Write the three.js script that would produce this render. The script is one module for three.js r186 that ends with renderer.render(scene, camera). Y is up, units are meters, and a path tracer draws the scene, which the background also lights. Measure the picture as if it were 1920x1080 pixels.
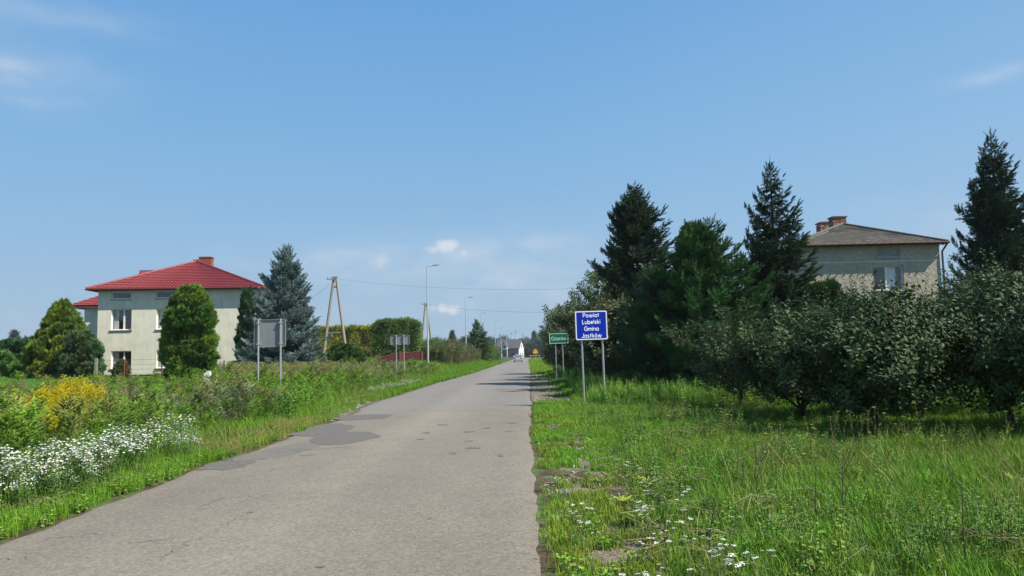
import * as THREE from 'three';

// ---------------------------------------------------------------- camera, sky, sun, exposure
const F = 1400, PITCH = Math.atan(124 / F), ROLL = -1.2 * Math.PI / 180, EYE = 1.65;
const scene = new THREE.Scene();
const camera = new THREE.PerspectiveCamera(2 * Math.atan(540 / F) * 180 / Math.PI, 1920 / 1080, 0.1, 3000);
camera.rotation.order = 'YXZ';
camera.rotation.set(PITCH, 0, ROLL);
camera.position.set(0, EYE, 0);
camera.updateMatrixWorld();

const EXPO = 1.52;
const SUN = new THREE.Vector3(0.93, 0, 0.37).normalize().multiplyScalar(Math.cos(0.855)).setY(Math.sin(0.855));
const sun = new THREE.DirectionalLight(new THREE.Color(1, 0.95, 0.85), 4.9);
sun.position.copy(SUN).multiplyScalar(120);
sun.name = 'sun_light';
sun.castShadow = true;
Object.assign(sun.shadow.camera, { left: -90, right: 90, top: 90, bottom: -90, near: 1, far: 400 });
sun.shadow.mapSize.set(4096, 4096);
scene.add(sun);

// ---------------------------------------------------------------- random and noise
function mulberry(a) { return () => { a |= 0; a = a + 0x6D2B79F5 | 0; let t = Math.imul(a ^ a >>> 15, 1 | a); t = t + Math.imul(t ^ t >>> 7, 61 | t) ^ t; return ((t ^ t >>> 14) >>> 0) / 4294967296; }; }
function h2(x, y, s = 0) { let n = Math.imul(x | 0, 374761393) + Math.imul(y | 0, 668265263) + Math.imul(s | 0, 2147483647); n = Math.imul(n ^ n >>> 13, 1274126177); return ((n ^ n >>> 16) >>> 0) / 4294967296; }
const sm = (t) => t * t * (3 - 2 * t);
function vn(x, y, s = 0, per = 0) {
  const x0 = Math.floor(x), y0 = Math.floor(y), fx = sm(x - x0), fy = sm(y - y0);
  const w = (v) => per ? ((v % per) + per) % per : v;
  const a = h2(w(x0), w(y0), s), b = h2(w(x0 + 1), w(y0), s), c = h2(w(x0), w(y0 + 1), s), d = h2(w(x0 + 1), w(y0 + 1), s);
  return a + (b - a) * fx + (c - a) * fy + (a - b - c + d) * fx * fy;
}
function fbm(x, y, o = 4, s = 0, per = 0) { let v = 0, a = 0.5, t = 0; for (let i = 0; i < o; i++) { v += a * vn(x, y, s + i * 17, per); t += a; x *= 2; y *= 2; per *= 2; a *= 0.5; } return v / t; }
const step01 = (a, b, x) => sm(Math.min(1, Math.max(0, (x - a) / (b - a))));
const lerp = (a, b, t) => a + (b - a) * t;
const lin = (v) => { v /= 255; return v <= 0.04045 ? v / 12.92 : ((v + 0.055) / 1.055) ** 2.4; };

// a photograph pixel gives a direction; the distance comes from what the thing stands on
const _q = camera.quaternion.clone();
function ray(px, py) { return new THREE.Vector3((px - 960) / F, (540 - py) / F, -1).applyQuaternion(_q); }
function P(px, py, Z) { const d = ray(px, py); return d.multiplyScalar(Z / -d.z).add(camera.position); }
const Xat = (px, Z, py = 680) => P(px, py, Z).x, Yat = (px, py, Z) => P(px, py, Z).y;

// ---------------------------------------------------------------- sky: air and clouds by azimuth and elevation
{
  const W = 2048, H = 1024, data = new Float32Array(W * H * 4);
  const stops = [[-90, 163, 187, 209], [0, 168, 191, 211], [3, 165, 192, 216], [8.7, 148, 188, 223], [15.7, 130, 179, 223], [25, 111, 166, 219], [45, 84, 142, 205], [90, 66, 120, 190]].map(([e, r, g, b]) => [e, lin(r), lin(g), lin(b)]);
  const dirOf = (px, py) => { const d = ray(px, py).normalize(); return [Math.atan2(d.x, -d.z) * 180 / Math.PI, Math.asin(d.y) * 180 / Math.PI]; };
  const wisps = [[20, 130, 5.2, 1.9, 0.34, 1], [70, 18, 6.5, 0.9, 0.3, 1], [30, 185, 2.6, 0.5, 0.2, 1], [1895, 135, 2.6, 0.45, 0.5, 1], [930, 500, 11, 2.2, 0.5, 1], [1740, 430, 5, 1.6, 0.26, 1], [620, 500, 5, 1.6, 0.14, 1],
    [1010, 455, 6.5, 0.45, 0.16, 1]].map(([x, y, ...r]) => [...dirOf(x, y), ...r]);
  const puffs = [[836, 463, 0.85, 0.62, 0.95], [812, 470, 0.55, 0.3, 0.55], [712, 493, 0.75, 0.6, 0.34], [833, 580, 1.0, 0.45, 0.8], [850, 584, 0.6, 0.3, 0.6], [870, 478, 0.35, 0.35, 0.3]].map(([x, y, ...r]) => [...dirOf(x, y), ...r]);
  const sunAz = Math.atan2(SUN.x, -SUN.z) * 180 / Math.PI;
  for (let j = 0; j < H; j++) {
    const el = (j + 0.5) / H * 180 - 90;
    let k = 0; while (k < stops.length - 2 && el > stops[k + 1][0]) k++;
    const t = Math.min(1, Math.max(0, (el - stops[k][0]) / (stops[k + 1][0] - stops[k][0])));
    for (let i = 0; i < W; i++) {
      const phi = ((i + 0.5) / W - 0.5) * 360;              // three: u = atan2(z, x)
      let az = phi + 90; if (az > 180) az -= 360;            // 0 = straight ahead (-z), + to the right
      let da = Math.abs(az - sunAz); if (da > 180) da = 360 - da;
      const c = [0, 1, 2].map((n) => lerp(stops[k][n + 1], stops[k + 1][n + 1], t));
      const side = 0.5 + 0.5 * Math.cos(da * Math.PI / 180);  // brighter air on the sun's side
      const glow = Math.max(0, (side - 0.3)) * 0.75 * step01(-5, 14, el);
      c[0] += glow * 0.2; c[1] += glow * 0.16; c[2] += glow * 0.1;
      let cl = 0;
      if (el > -2 && el < 60 && Math.abs(az) > 50) cl = Math.max(0, fbm(az * 0.06 + 7, el * 0.16, 4, 29) - 0.55) * 0.9 * step01(60, 25, el);
      else if (el > -2 && el < 60) {
        const nz = fbm(az * 0.28 + 40, el * 0.9 + 9, 5, 3), nf = fbm(az * 0.9 + 80, el * 2.8, 4, 11);
        for (const [a, e, ra, re, s] of wisps) { const dx = (az - a) / ra, dy = (el - e) / re, g = Math.exp(-dx * dx - dy * dy); if (g > 0.01) cl += s * g * Math.max(0, 0.35 + 1.5 * (nz - 0.3)) * (0.6 + 0.7 * nf); }
        cl += Math.max(0, nz - 0.62) * 0.5 * step01(14, 3, el) * 0.8;
        for (const [a, e, ra, re, s] of puffs) {
          const w = (vn(az * 2.6 + 3, el * 2.6, 5) - 0.5) * 1.1 + (vn(az * 6, el * 6, 8) - 0.5) * 0.6;
          const dx = (az - a) / ra, dy = (el - e) / re, r = Math.sqrt(dx * dx + dy * dy) + w * 0.55 + (dy < 0 ? 0.25 : 0);
          cl += s * step01(1.25, 0.35, r);
        }
      }
      cl = Math.min(0.85, cl);
      const o = (j * W + i) * 4, white = [lin(222), lin(226), lin(232)];
      for (let n = 0; n < 3; n++) data[o + n] = lerp(c[n], white[n], cl) / EXPO;
      data[o + 3] = 1;
    }
  }
  const t = new THREE.DataTexture(data, W, H, THREE.RGBAFormat, THREE.FloatType);
  t.mapping = THREE.EquirectangularReflectionMapping; t.magFilter = THREE.LinearFilter; t.minFilter = THREE.LinearFilter; t.needsUpdate = true;
  scene.background = t; scene.environment = t;
}
const renderer = new THREE.WebGLRenderer({ antialias: true });
renderer.setSize(1024, 576);
renderer.toneMapping = THREE.LinearToneMapping;
renderer.toneMappingExposure = EXPO;
renderer.shadowMap.enabled = true;

// ---------------------------------------------------------------- textures and materials
function tex(n, fn, rep = 1, srgb = true) {
  const d = new Uint8Array(n * n * 4);
  for (let j = 0; j < n; j++) for (let i = 0; i < n; i++) { const c = fn(i / n, j / n, i, j), o = (j * n + i) * 4; for (let k = 0; k < 3; k++) d[o + k] = Math.max(0, Math.min(255, Math.round((Array.isArray(c) ? c[k] : c) * 255))); d[o + 3] = 255; }
  const t = new THREE.DataTexture(d, n, n);
  t.wrapS = t.wrapT = THREE.RepeatWrapping; t.magFilter = THREE.LinearFilter; t.minFilter = THREE.LinearMipmapLinearFilter; t.generateMipmaps = true;
  if (srgb) t.colorSpace = THREE.SRGBColorSpace;
  t.repeat.set(rep, rep); t.needsUpdate = true;
  return t;
}
const S = (o) => new THREE.MeshStandardMaterial(o);
const PH = (o) => new THREE.MeshPhysicalMaterial(o);
const col = (r, g, b) => new THREE.Color().setRGB(r, g, b);
const leafMat = (o = {}) => PH({ vertexColors: true, roughness: 0.72, transmission: 0.3, thickness: 0, side: THREE.DoubleSide, specularIntensity: 0.5, ...o });

// ---------------------------------------------------------------- geometry collector
class B {
  constructor() { this.p = []; this.n = []; this.u = []; this.c = []; this.col = [1, 1, 1]; }
  vert(p, n, u) { this.p.push(p[0], p[1], p[2]); this.n.push(n[0], n[1], n[2]); this.u.push(u[0], u[1]); this.c.push(...this.col); }
  static uv(p, n) { const ax = Math.abs(n[0]), ay = Math.abs(n[1]), az = Math.abs(n[2]); return ay > ax && ay > az ? [p[0], p[2]] : ax > az ? [p[2], p[1]] : [p[0], p[1]]; }
  tri(a, b, c, ua, ub, uc) {
    const e = [b[0] - a[0], b[1] - a[1], b[2] - a[2]], f = [c[0] - a[0], c[1] - a[1], c[2] - a[2]];
    const n = [e[1] * f[2] - e[2] * f[1], e[2] * f[0] - e[0] * f[2], e[0] * f[1] - e[1] * f[0]], l = Math.hypot(...n) || 1;
    n[0] /= l; n[1] /= l; n[2] /= l;
    this.vert(a, n, ua || B.uv(a, n)); this.vert(b, n, ub || B.uv(b, n)); this.vert(c, n, uc || B.uv(c, n));
  }
  quad(a, b, c, d, uvs) { if (uvs) { this.tri(a, b, c, uvs[0], uvs[1], uvs[2]); this.tri(a, c, d, uvs[0], uvs[2], uvs[3]); } else { this.tri(a, b, c); this.tri(a, c, d); } return this; }
  box(x, y, z, sx, sy, sz, ry = 0) {       // centre and size
    const c = Math.cos(ry), s = Math.sin(ry), q = (i, j, k) => { const dx = i * sx / 2, dz = k * sz / 2; return [x + dx * c + dz * s, y + j * sy / 2, z - dx * s + dz * c]; };
    const v = (i, j, k) => q(i, j, k);
    this.quad(v(-1, -1, 1), v(1, -1, 1), v(1, 1, 1), v(-1, 1, 1)); this.quad(v(1, -1, -1), v(-1, -1, -1), v(-1, 1, -1), v(1, 1, -1));
    this.quad(v(1, -1, 1), v(1, -1, -1), v(1, 1, -1), v(1, 1, 1)); this.quad(v(-1, -1, -1), v(-1, -1, 1), v(-1, 1, 1), v(-1, 1, -1));
    this.quad(v(-1, 1, 1), v(1, 1, 1), v(1, 1, -1), v(-1, 1, -1)); this.quad(v(-1, -1, -1), v(1, -1, -1), v(1, -1, 1), v(-1, -1, 1));
    return this;
  }
  bx(x0, x1, y0, y1, z0, z1) { return this.box((x0 + x1) / 2, (y0 + y1) / 2, (z0 + z1) / 2, x1 - x0, y1 - y0, z1 - z0); }
  tube(pts, rads, seg = 6, cap = true) {
    const V = pts.map((p) => new THREE.Vector3(...p)), rings = [];
    let ref = new THREE.Vector3(0.31, 0.2, 0.93);
    for (let i = 0; i < V.length; i++) {
      const t = V[Math.min(i + 1, V.length - 1)].clone().sub(V[Math.max(i - 1, 0)]).normalize();
      const a = ref.clone().sub(t.clone().multiplyScalar(ref.dot(t))).normalize(), b = t.clone().cross(a); ref = a;
      const r = Array.isArray(rads) ? rads[i] : rads, ring = [];
      for (let k = 0; k <= seg; k++) { const w = k / seg * Math.PI * 2, n = a.clone().multiplyScalar(Math.cos(w)).addScaledVector(b, Math.sin(w)); ring.push([V[i].clone().addScaledVector(n, r).toArray(), n.toArray(), [k / seg * 6.28 * r, i ? V[i].distanceTo(V[0]) : 0]]); }
      rings.push(ring);
    }
    for (let i = 0; i + 1 < rings.length; i++) for (let k = 0; k < seg; k++) {
      const A = rings[i][k], Bq = rings[i][k + 1], C = rings[i + 1][k + 1], D = rings[i + 1][k];
      for (const v of [A, Bq, C, A, C, D]) this.vert(...v);
    }
    if (cap) for (const [ring, c, s] of [[rings[0], pts[0], 1], [rings[rings.length - 1], pts[pts.length - 1], -1]]) for (let k = 0; k < seg; k++) s > 0 ? this.tri(c, ring[k + 1][0], ring[k][0]) : this.tri(c, ring[k][0], ring[k + 1][0]);
    return this;
  }
  geo() {
    const g = new THREE.BufferGeometry();
    g.setAttribute('position', new THREE.Float32BufferAttribute(this.p, 3)); g.setAttribute('normal', new THREE.Float32BufferAttribute(this.n, 3));
    g.setAttribute('uv', new THREE.Float32BufferAttribute(this.u, 2)); g.setAttribute('color', new THREE.Float32BufferAttribute(this.c, 3));
    return g;
  }
}

// ---------------------------------------------------------------- naming and adding
const taken = new Map();
function numbered(name) { const k = taken.get(name) || 0; taken.set(name, k + 1); return k ? `${name}_${String(k).padStart(3, '0')}` : name; }
function mesh(name, geo, m, parent = scene) { const o = new THREE.Mesh(geo.geo ? geo.geo() : geo, m); o.name = parent === scene ? numbered(name) : name; parent.add(o); return o; }
function thing(name, label, category, pos = [0, 0, 0], ry = 0, group) {
  const g = new THREE.Group(); g.name = numbered(name); g.position.set(...pos); g.rotation.y = ry; g.userData = { label, category }; if (group) g.userData.group = group; scene.add(g); return g;
}
function structure(name, geo, m, label) { const o = mesh(name, geo, m); o.userData = { kind: 'structure', ...(label ? { label } : {}) }; return o; }
const _m = new THREE.Matrix4(), _qq = new THREE.Quaternion(), _e = new THREE.Euler(), _v = new THREE.Vector3(), _s = new THREE.Vector3();
// list entries: [x, y, z, rotation (Euler YXZ array or a Quaternion), scale (number or array), [r, g, b]]
function instances(name, geo, m, list, parent) {
  const o = new THREE.InstancedMesh(geo.geo ? geo.geo() : geo, m, list.length);
  list.forEach(([x, y, z, r, s, c], i) => {
    if (r.isQuaternion) _qq.copy(r); else { _e.set(r[0], r[1], r[2], 'YXZ'); _qq.setFromEuler(_e); }
    if (Array.isArray(s)) _s.set(...s); else _s.set(s, s, s);
    _m.compose(_v.set(x, y, z), _qq, _s); o.setMatrixAt(i, _m);
    o.setColorAt(i, col(...(c || [1, 1, 1])));
  });
  o.name = parent ? name : numbered(name); o.userData.kind = 'stuff'; (parent || scene).add(o); return o;
}
function stuff(name, label, category, geo, m, list) { const o = instances(name, geo, m, list); Object.assign(o.userData, { label, category }); return o; }

// ---------------------------------------------------------------- terrain
const SL = 0.0217;                                       // the road runs a little to the right of straight ahead
const edgeL = (Z) => -4.95 + SL * Z - 0.55 * step01(20, 26, Z) * step01(75, 40, Z) - 0.25 * step01(6, 14, Z) + (fbm(Z * 0.35, 3.3, 3, 91) - 0.5) * 0.36 + (vn(Z * 3, 9, 92) - 0.5) * 0.1;
const edgeR = (Z) => 0.12 + SL * Z + (fbm(Z * 0.4, 7.7, 3, 95) - 0.5) * 0.16 + (vn(Z * 3.4, 2, 96) - 0.5) * 0.07;
function gh(x, z) {
  const Z = -z, L = -4.95 + SL * Z, d = x < L ? L - x : x > SL * Z + 0.12 ? x - SL * Z - 0.12 : 0, off = step01(1.2, 3.5, d);
  let y = (fbm(x * 0.35, z * 0.35, 3, 41) - 0.5) * 0.14 * off;
  if (x < L) y += 0.0255 * Math.min(30, Math.max(0, d - 0.4)) * step01(0, 4, d) + 0.62 * step01(54, 66, Z) * step01(0.9, 4, d) * step01(420, 250, Z);
  return y;
}

// ================================================================ ground
const T_soil = tex(1024, (u, v, i, j) => {
  const a = fbm(u * 8, v * 8, 5, 7, 8), b = fbm(u * 40, v * 40, 3, 23, 40), r = h2(i, j, 77);
  const k = 0.55 + 0.5 * (a - 0.5) + 0.5 * (b - 0.5) + 0.22 * (r - 0.5), g = step01(0.42, 0.6, a + 0.3 * (b - 0.5));
  return [lerp(0.82, 0.62, g) * k * 1.5, lerp(0.72, 0.86, g) * k * 1.5, lerp(0.56, 0.44, g) * k * 1.5];
}, 1);
{
  const spread = (lo, hi, a, b, near, growth) => { const out = [a]; let s = near; for (let x = a; x < b - 1e-6;) { x = Math.min(b, x + near); out.push(x); } for (let x = b; x < hi;) { s *= growth; x = Math.min(hi, x + s); out.push(x); } s = near; for (let x = a; x > lo;) { s *= growth; x = Math.max(lo, x - s); out.unshift(x); } return out; };
  const xs = spread(-900, 900, -36, 30, 0.6, 1.35), zs = spread(-1500, 60, -95, 4, 0.6, 1.3);
  const pos = [], uv = [], c = [], idx = [];
  for (const z of zs) for (const x of xs) {
    pos.push(x, gh(x, z), z); uv.push(x / 3.7, z / 3.7);
    const n = fbm(x * 0.12 + 5, z * 0.12, 4, 51), m = fbm(x * 0.7, z * 0.7, 3, 57);
    const g = 0.75 + 0.5 * (n - 0.5) + 0.4 * (m - 0.5);
    const Zr = -z, dL = -4.95 + SL * Zr - x, dR = x - 0.12 - SL * Zr, edge = step01(1.0, 0.35, Math.max(dL, dR) + (m - 0.5) * 0.8);   // bare gravelly earth along the asphalt
    c.push(lerp(0.135 * g * (1 + 0.7 * (m - 0.5)), 0.25 * g, edge), lerp(0.165 * g, 0.21 * g, edge), lerp(0.042 * g, 0.15 * g, edge));
  }
  const W = xs.length;
  for (let j = 0; j + 1 < zs.length; j++) for (let i = 0; i + 1 < W; i++) { const a = j * W + i; idx.push(a, a + W, a + 1, a + 1, a + W, a + W + 1); }
  const g = new THREE.BufferGeometry();
  g.setAttribute('position', new THREE.Float32BufferAttribute(pos, 3)); g.setAttribute('uv', new THREE.Float32BufferAttribute(uv, 2)); g.setAttribute('color', new THREE.Float32BufferAttribute(c, 3)); g.setIndex(idx); g.computeVertexNormals();
  structure('ground', g, S({ map: T_soil, vertexColors: true, roughness: 1 }), 'green and earthy ground under the verges and gardens');
}
// ================================================================ road
const T_asph = tex(1024, (u, v, i, j) => {
  const r = h2(i >> 1, j >> 1, 5), r2 = h2(i, j, 6), b = fbm(u * 90, v * 90, 2, 9, 90), a = fbm(u * 7, v * 7, 4, 13, 7);
  let k = 0.82 + 0.22 * (b - 0.5) + 0.2 * (r2 - 0.5) + 0.06 * (a - 0.5);
  if (r > 0.95) k += 0.13; if (r < 0.06) k -= 0.17;
  return [k, k * 0.985, k * 0.96];
});
const B_asph = tex(512, (u, v, i, j) => 0.5 + 0.5 * (fbm(u * 120, v * 120, 2, 19, 120) - 0.5) + 0.3 * (h2(i, j, 3) - 0.5), 1, false);
const M_road = S({ map: T_asph, bumpMap: B_asph, bumpScale: 0.006, vertexColors: true, roughness: 0.88 });
const ROADY = 0.022;
let road;
{
  const Zs = []; for (let Z = -12; Z < 45; Z += 0.22) Zs.push(Z); for (let Z = 45, s = 0.3; Z < 296; Z += s, s *= 1.02) Zs.push(Z);
  const NX = 26, pos = [], uv = [], c = [], idx = [];
  for (const Z of Zs) {
    const a = edgeL(Z), b = edgeR(Z);
    for (let i = 0; i <= NX; i++) {
      const t = i / NX, x = lerp(a, b, t), e = i === 0 || i === NX;
      pos.push(x, e ? -0.03 : ROADY + 0.012 * Math.sin(Math.PI * t) + (i === 1 || i === NX - 1 ? -0.004 : 0), -Z); uv.push(x / 2.3, Z / 2.3);
      const newer = step01(21.6, 22.1, Z + (vn(x * 2, 4, 61) - 0.5) * 0.5);
      const n = fbm(x * 0.5, Z * 0.22, 4, 63), m = fbm(x * 2.2, Z * 0.9, 3, 67), st = vn((x - SL * Z) * 1.25 + 0.4, Z * 0.03, 69);
      const k = 1 + 0.26 * (n - 0.5) + 0.08 * (m - 0.5) + 0.3 * (st - 0.5);
      const A = [0.296, 0.262, 0.211], N = [0.282, 0.266, 0.237];
      for (let q = 0; q < 3; q++) c.push(lerp(A[q], N[q], newer) * lerp(k, 1 + (k - 1) * 0.5, newer));
    }
  }
  const W = NX + 1;
  for (let j = 0; j + 1 < Zs.length; j++) for (let i = 0; i < NX; i++) { const a = j * W + i; idx.push(a, a + 1, a + W, a + 1, a + W + 1, a + W); }
  const g = new THREE.BufferGeometry();
  g.setAttribute('position', new THREE.Float32BufferAttribute(pos, 3)); g.setAttribute('uv', new THREE.Float32BufferAttribute(uv, 2)); g.setAttribute('color', new THREE.Float32BufferAttribute(c, 3)); g.setIndex(idx); g.computeVertexNormals();
  road = structure('road', g, M_road, 'worn grey asphalt country road without markings');
}
// flat irregular sheet; outline in metres round a centre
function blob(cx, cz, rx, rz, seed, y, rough = 0.35, n = 40, ry = 0) {
  const pos = [cx, y, cz], uv = [cx / 2.3, cz / 2.3], c = [1, 1, 1], idx = [];
  for (let i = 0; i < n; i++) {
    const w = i / n * Math.PI * 2, k = 1 + rough * (fbm(Math.cos(w) * 1.6 + seed * 3.1, Math.sin(w) * 1.6 + seed, 4, 71) - 0.5) * 2;
    const a = Math.cos(w) * rx * k, b = Math.sin(w) * rz * k, x = cx + a * Math.cos(ry) - b * Math.sin(ry), z = cz + a * Math.sin(ry) + b * Math.cos(ry);
    pos.push(x, y, z); uv.push(x / 2.3, z / 2.3); c.push(1, 1, 1); idx.push(0, 1 + (i + 1) % n, 1 + i);
  }
  const g = new THREE.BufferGeometry();
  g.setAttribute('position', new THREE.Float32BufferAttribute(pos, 3)); g.setAttribute('uv', new THREE.Float32BufferAttribute(uv, 2)); g.setAttribute('color', new THREE.Float32BufferAttribute(c, 3)); g.setIndex(idx); g.computeVertexNormals();
  return g;
}
const crown = (x, Z) => { const a = -4.95 + SL * Z, b = 0.12 + SL * Z, t = Math.min(0.96, Math.max(0.04, (x - a) / (b - a))); return ROADY + 0.012 * Math.sin(Math.PI * t); };
const groundHit = (px, py) => { const d = ray(px, py), k = (0.03 - EYE) / d.y; return [d.x * k, d.z * k]; };
const M_patch = S({ map: T_asph, color: col(0.18, 0.166, 0.145), roughness: 0.85 }), M_patch2 = S({ map: T_asph, color: col(0.225, 0.207, 0.178), roughness: 0.85 });
// dark repair patches (outline by pixel corners on the road)
for (const [px, py, wpx, hpx, s, m, ro] of [[648, 821, 60, 11, 1, 0, 0.2], [612, 806, 55, 12, 5, 0, 0.4], [690, 782, 66, 5, 2, 0, 0.4], [425, 872, 44, 9, 3, 0, 0.4], [565, 838, 40, 10, 8, 1, 0.5], [505, 850, 46, 12, 9, 1, 0.5]]) {
  const [x, z] = groundHit(px, py), [xr] = groundHit(px + wpx, py), [, zt] = groundHit(px, py - hpx), [, zb] = groundHit(px, py + hpx);
  mesh('asphalt_patch', blob(x, z, xr - x, (zb - zt) / 2, s, crown(x, -z) + 0.005, ro), m ? M_patch2 : M_patch, road);
}
// small dark spalls and pale chips
for (const [px, py, w, h] of [[886, 840, 13, 1.6], [850, 850, 6, 1.6], [877, 827, 9, 1.2], [880, 810, 10, 0.9], [830, 797, 10, 0.9], [800, 812, 7, 0.9], [790, 824, 8, 0.9], [955, 808, 6, 1], [912, 803, 8, 1], [938, 854, 5, 2], [467, 961, 7, 1.6], [600, 1064, 9, 1.8], [575, 853, 16, 1.6], [550, 842, 12, 2], [805, 972, 5, 1.5], [960, 793, 9, 1]]) {
  const [x, z] = groundHit(px, py), [xr] = groundHit(px + w, py), [, zt] = groundHit(px, py - h), [, zb] = groundHit(px, py + h);
  mesh('asphalt_patch', blob(x, z, xr - x, (zb - zt) / 2, px, crown(x, -z) + 0.0035, 0.9, 18), px % 2 ? M_patch2 : M_patch, road);
}
const M_chip = S({ map: T_asph, color: col(0.5, 0.45, 0.36), roughness: 0.9 });
{ const r = mulberry(71), list = new B();
  for (let i = 0; i < 90; i++) { const Z = 5 + r() * 20, x = lerp(-4.3 + SL * Z, -0.2 + SL * Z, r()), s = 0.006 + r() * 0.016, y = crown(x, Z) + 0.006, a = r() * 6; const q = [0, 1, 2, 3].map((k) => [x + Math.cos(a + k * 1.57) * s * (0.6 + r()), y, -Z + Math.sin(a + k * 1.57) * s * (0.6 + r())]); list.quad(q[3], q[2], q[1], q[0]); }
  const o = mesh('stone_chip', list, M_chip, road); o.userData.kind = 'stuff'; }
// tar-dark cracks
{ const r = mulberry(17), b = new B();
  const crack = (pts, w) => { for (let i = 0; i + 1 < pts.length; i++) { const [x, z] = pts[i], [X, Z2] = pts[i + 1], dx = X - x, dz = Z2 - z, l = Math.hypot(dx, dz) || 1, nx = -dz / l * w * (0.2 + 0.5 * r()), nz = dx / l * w * (0.2 + 0.5 * r()), y = crown(x, -z) + 0.006; b.quad([x - nx, y, z - nz], [x + nx, y, z + nz], [X + nx, y, Z2 + nz], [X - nx, y, Z2 - nz]); } };
  const walk = (px0, py0, px1, py1, n, w, jit) => { const [x0, z0] = groundHit(px0, py0), [x1, z1] = groundHit(px1, py1), pts = []; for (let i = 0; i <= n; i++) { const t = i / n; pts.push([lerp(x0, x1, t) + (r() - 0.5) * jit, lerp(z0, z1, t) + (r() - 0.5) * jit]); } crack(pts, w); };
  walk(235, 1020, 330, 1010, 12, 0.008, 0.1); walk(295, 1050, 470, 960, 22, 0.005, 0.1); walk(375, 950, 420, 935, 8, 0.01, 0.09); walk(420, 935, 560, 925, 14, 0.006, 0.12);
  walk(440, 900, 520, 880, 9, 0.008, 0.12); walk(520, 880, 640, 865, 10, 0.005, 0.12); walk(85, 1010, 180, 1000, 8, 0.006, 0.1); walk(0, 1048, 60, 1046, 6, 0.006, 0.08); walk(930, 1036, 1022, 1036, 8, 0.005, 0.04);
  walk(660, 838, 590, 843, 8, 0.02, 0.1); walk(590, 843, 540, 842, 8, 0.025, 0.1); walk(560, 842, 558, 850, 4, 0.012, 0.06); walk(370, 955, 520, 930, 14, 0.005, 0.12); 
  walk(720, 771, 1000, 769, 40, 0.018, 0.06); walk(880, 905, 960, 898, 9, 0.004, 0.05);
  const o = mesh('asphalt_crack', b, S({ color: col(0.115, 0.105, 0.09), roughness: 0.9 }), road); o.userData.kind = 'stuff'; }

// ================================================================ gravel, dirt, side entrances
const T_grav = tex(512, (u, v, i, j) => { const r = h2(i >> 2, j >> 2, 5), r2 = h2(i >> 1, j >> 1, 15), a = fbm(u * 6, v * 6, 4, 31, 6); const k = 0.72 + 0.3 * (r - 0.5) + 0.3 * (r2 - 0.5) + 0.3 * (a - 0.5); return [k, k * 0.95, k * 0.88]; });
const M_gravel = S({ map: T_grav, bumpMap: T_grav, bumpScale: 0.02, color: col(0.36, 0.32, 0.27), roughness: 1 }), M_dirt = S({ map: T_grav, bumpMap: T_grav, bumpScale: 0.02, color: col(0.33, 0.297, 0.245), roughness: 1 });
function strip(x0, x1, Z0, Z1, y, seed, wob = 0.3) {
  const n = Math.max(8, Math.round((Z1 - Z0) / 0.3)), b = new B(); let prev;
  for (let i = 0; i <= n; i++) { const Z = lerp(Z0, Z1, i / n), end = Math.min(1, Math.min(i, n - i) / (n * 0.2) + 0.15), a = x0(Z), c = a + (x1(Z) - a) * end + (fbm(Z * 0.9, seed, 3, 81) - 0.5) * wob * 2, cur = [[a, gh(a, -Z) + y, -Z], [c, gh(c, -Z) + y, -Z]]; if (prev) b.quad(prev[0], prev[1], cur[1], cur[0]); prev = cur; }
  return b;
}
structure('gravel_shoulder', strip((Z) => edgeR(Z) - 0.1, (Z) => edgeR(Z) + 1.25, 25.5, 62, 0.012, 1), M_gravel, 'gravel shoulder beside the road past the blue sign');
structure('gravel_shoulder', strip((Z) => edgeL(Z) + 0.1, (Z) => edgeL(Z) - 0.75, 19.5, 29, 0.012, 2, 0.15), M_gravel, 'gravel lay-by at the weedy road edge');
const bare = [];
{ const r = mulberry(5); for (let i = 0; i < 32; i++) { const Z = 5 + r() * (0.3 + 0.7 * r()) * 20, x = SL * Z + 0.22 + r() * 0.8 * (r() < 0.8 ? 1 : 1.4), rx = 0.08 + r() * 0.22, rz = 0.12 + r() * 0.34; bare.push([x, Z, rx, rz]); structure('dirt_patch', blob(x, -Z, rx, rz, i + 3, gh(x, -Z) + 0.008, 0.6, 22), M_dirt); } }
const onBare = (x, Z) => bare.some(([a, b, c, d]) => ((x - a) / c) ** 2 + ((Z - b) / d) ** 2 < 0.8);
// driveway to the red gate
{ const b = new B(); let prev; for (let i = 0; i <= 24; i++) { const t = i / 24, x = lerp(edgeL(55) + 0.2, Xat(742, 72.5), t), Z = lerp(55.5, 72.2, t * t * 0.9 + t * 0.1), w = 1.15, a = [x, 0, -Z + w], c = [x, 0, -Z - w]; for (const q of [a, c]) q[1] = gh(q[0], q[2]) + 0.02; const m = [x, gh(x, -Z) + 0.02, -Z]; if (prev) { b.quad(prev[0], a, m, prev[1]); b.quad(prev[1], m, c, prev[2]); } prev = [a, m, c]; }
  structure('gravel_driveway', b, M_gravel, 'pale gravel driveway leading to the red gate'); }
{ const b = new B(); for (let i = 0; i < 12; i++) { const x0 = lerp(edgeR(60) + 0.6, 9, i / 12), x1 = lerp(edgeR(60) + 0.6, 9, (i + 1) / 12); b.quad([x0, gh(x0, -58) + 0.014, -58], [x1, gh(x1, -58) + 0.014, -58], [x1, gh(x1, -61.5) + 0.014, -61.5], [x0, gh(x0, -61.5) + 0.014, -61.5]); }
  structure('gravel_driveway', b, M_gravel, 'gravel entrance behind the green sign'); }
// crossing road at the far end
{ const b = new B(); b.quad([-60, 0.03, -292], [90, 0.03, -292], [90, 0.03, -298.5], [-60, 0.03, -298.5]); structure('crossing_road', b, S({ map: T_asph, color: col(0.34, 0.33, 0.31), roughness: 0.9 }), 'far crossing road where the country road ends'); }
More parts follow.
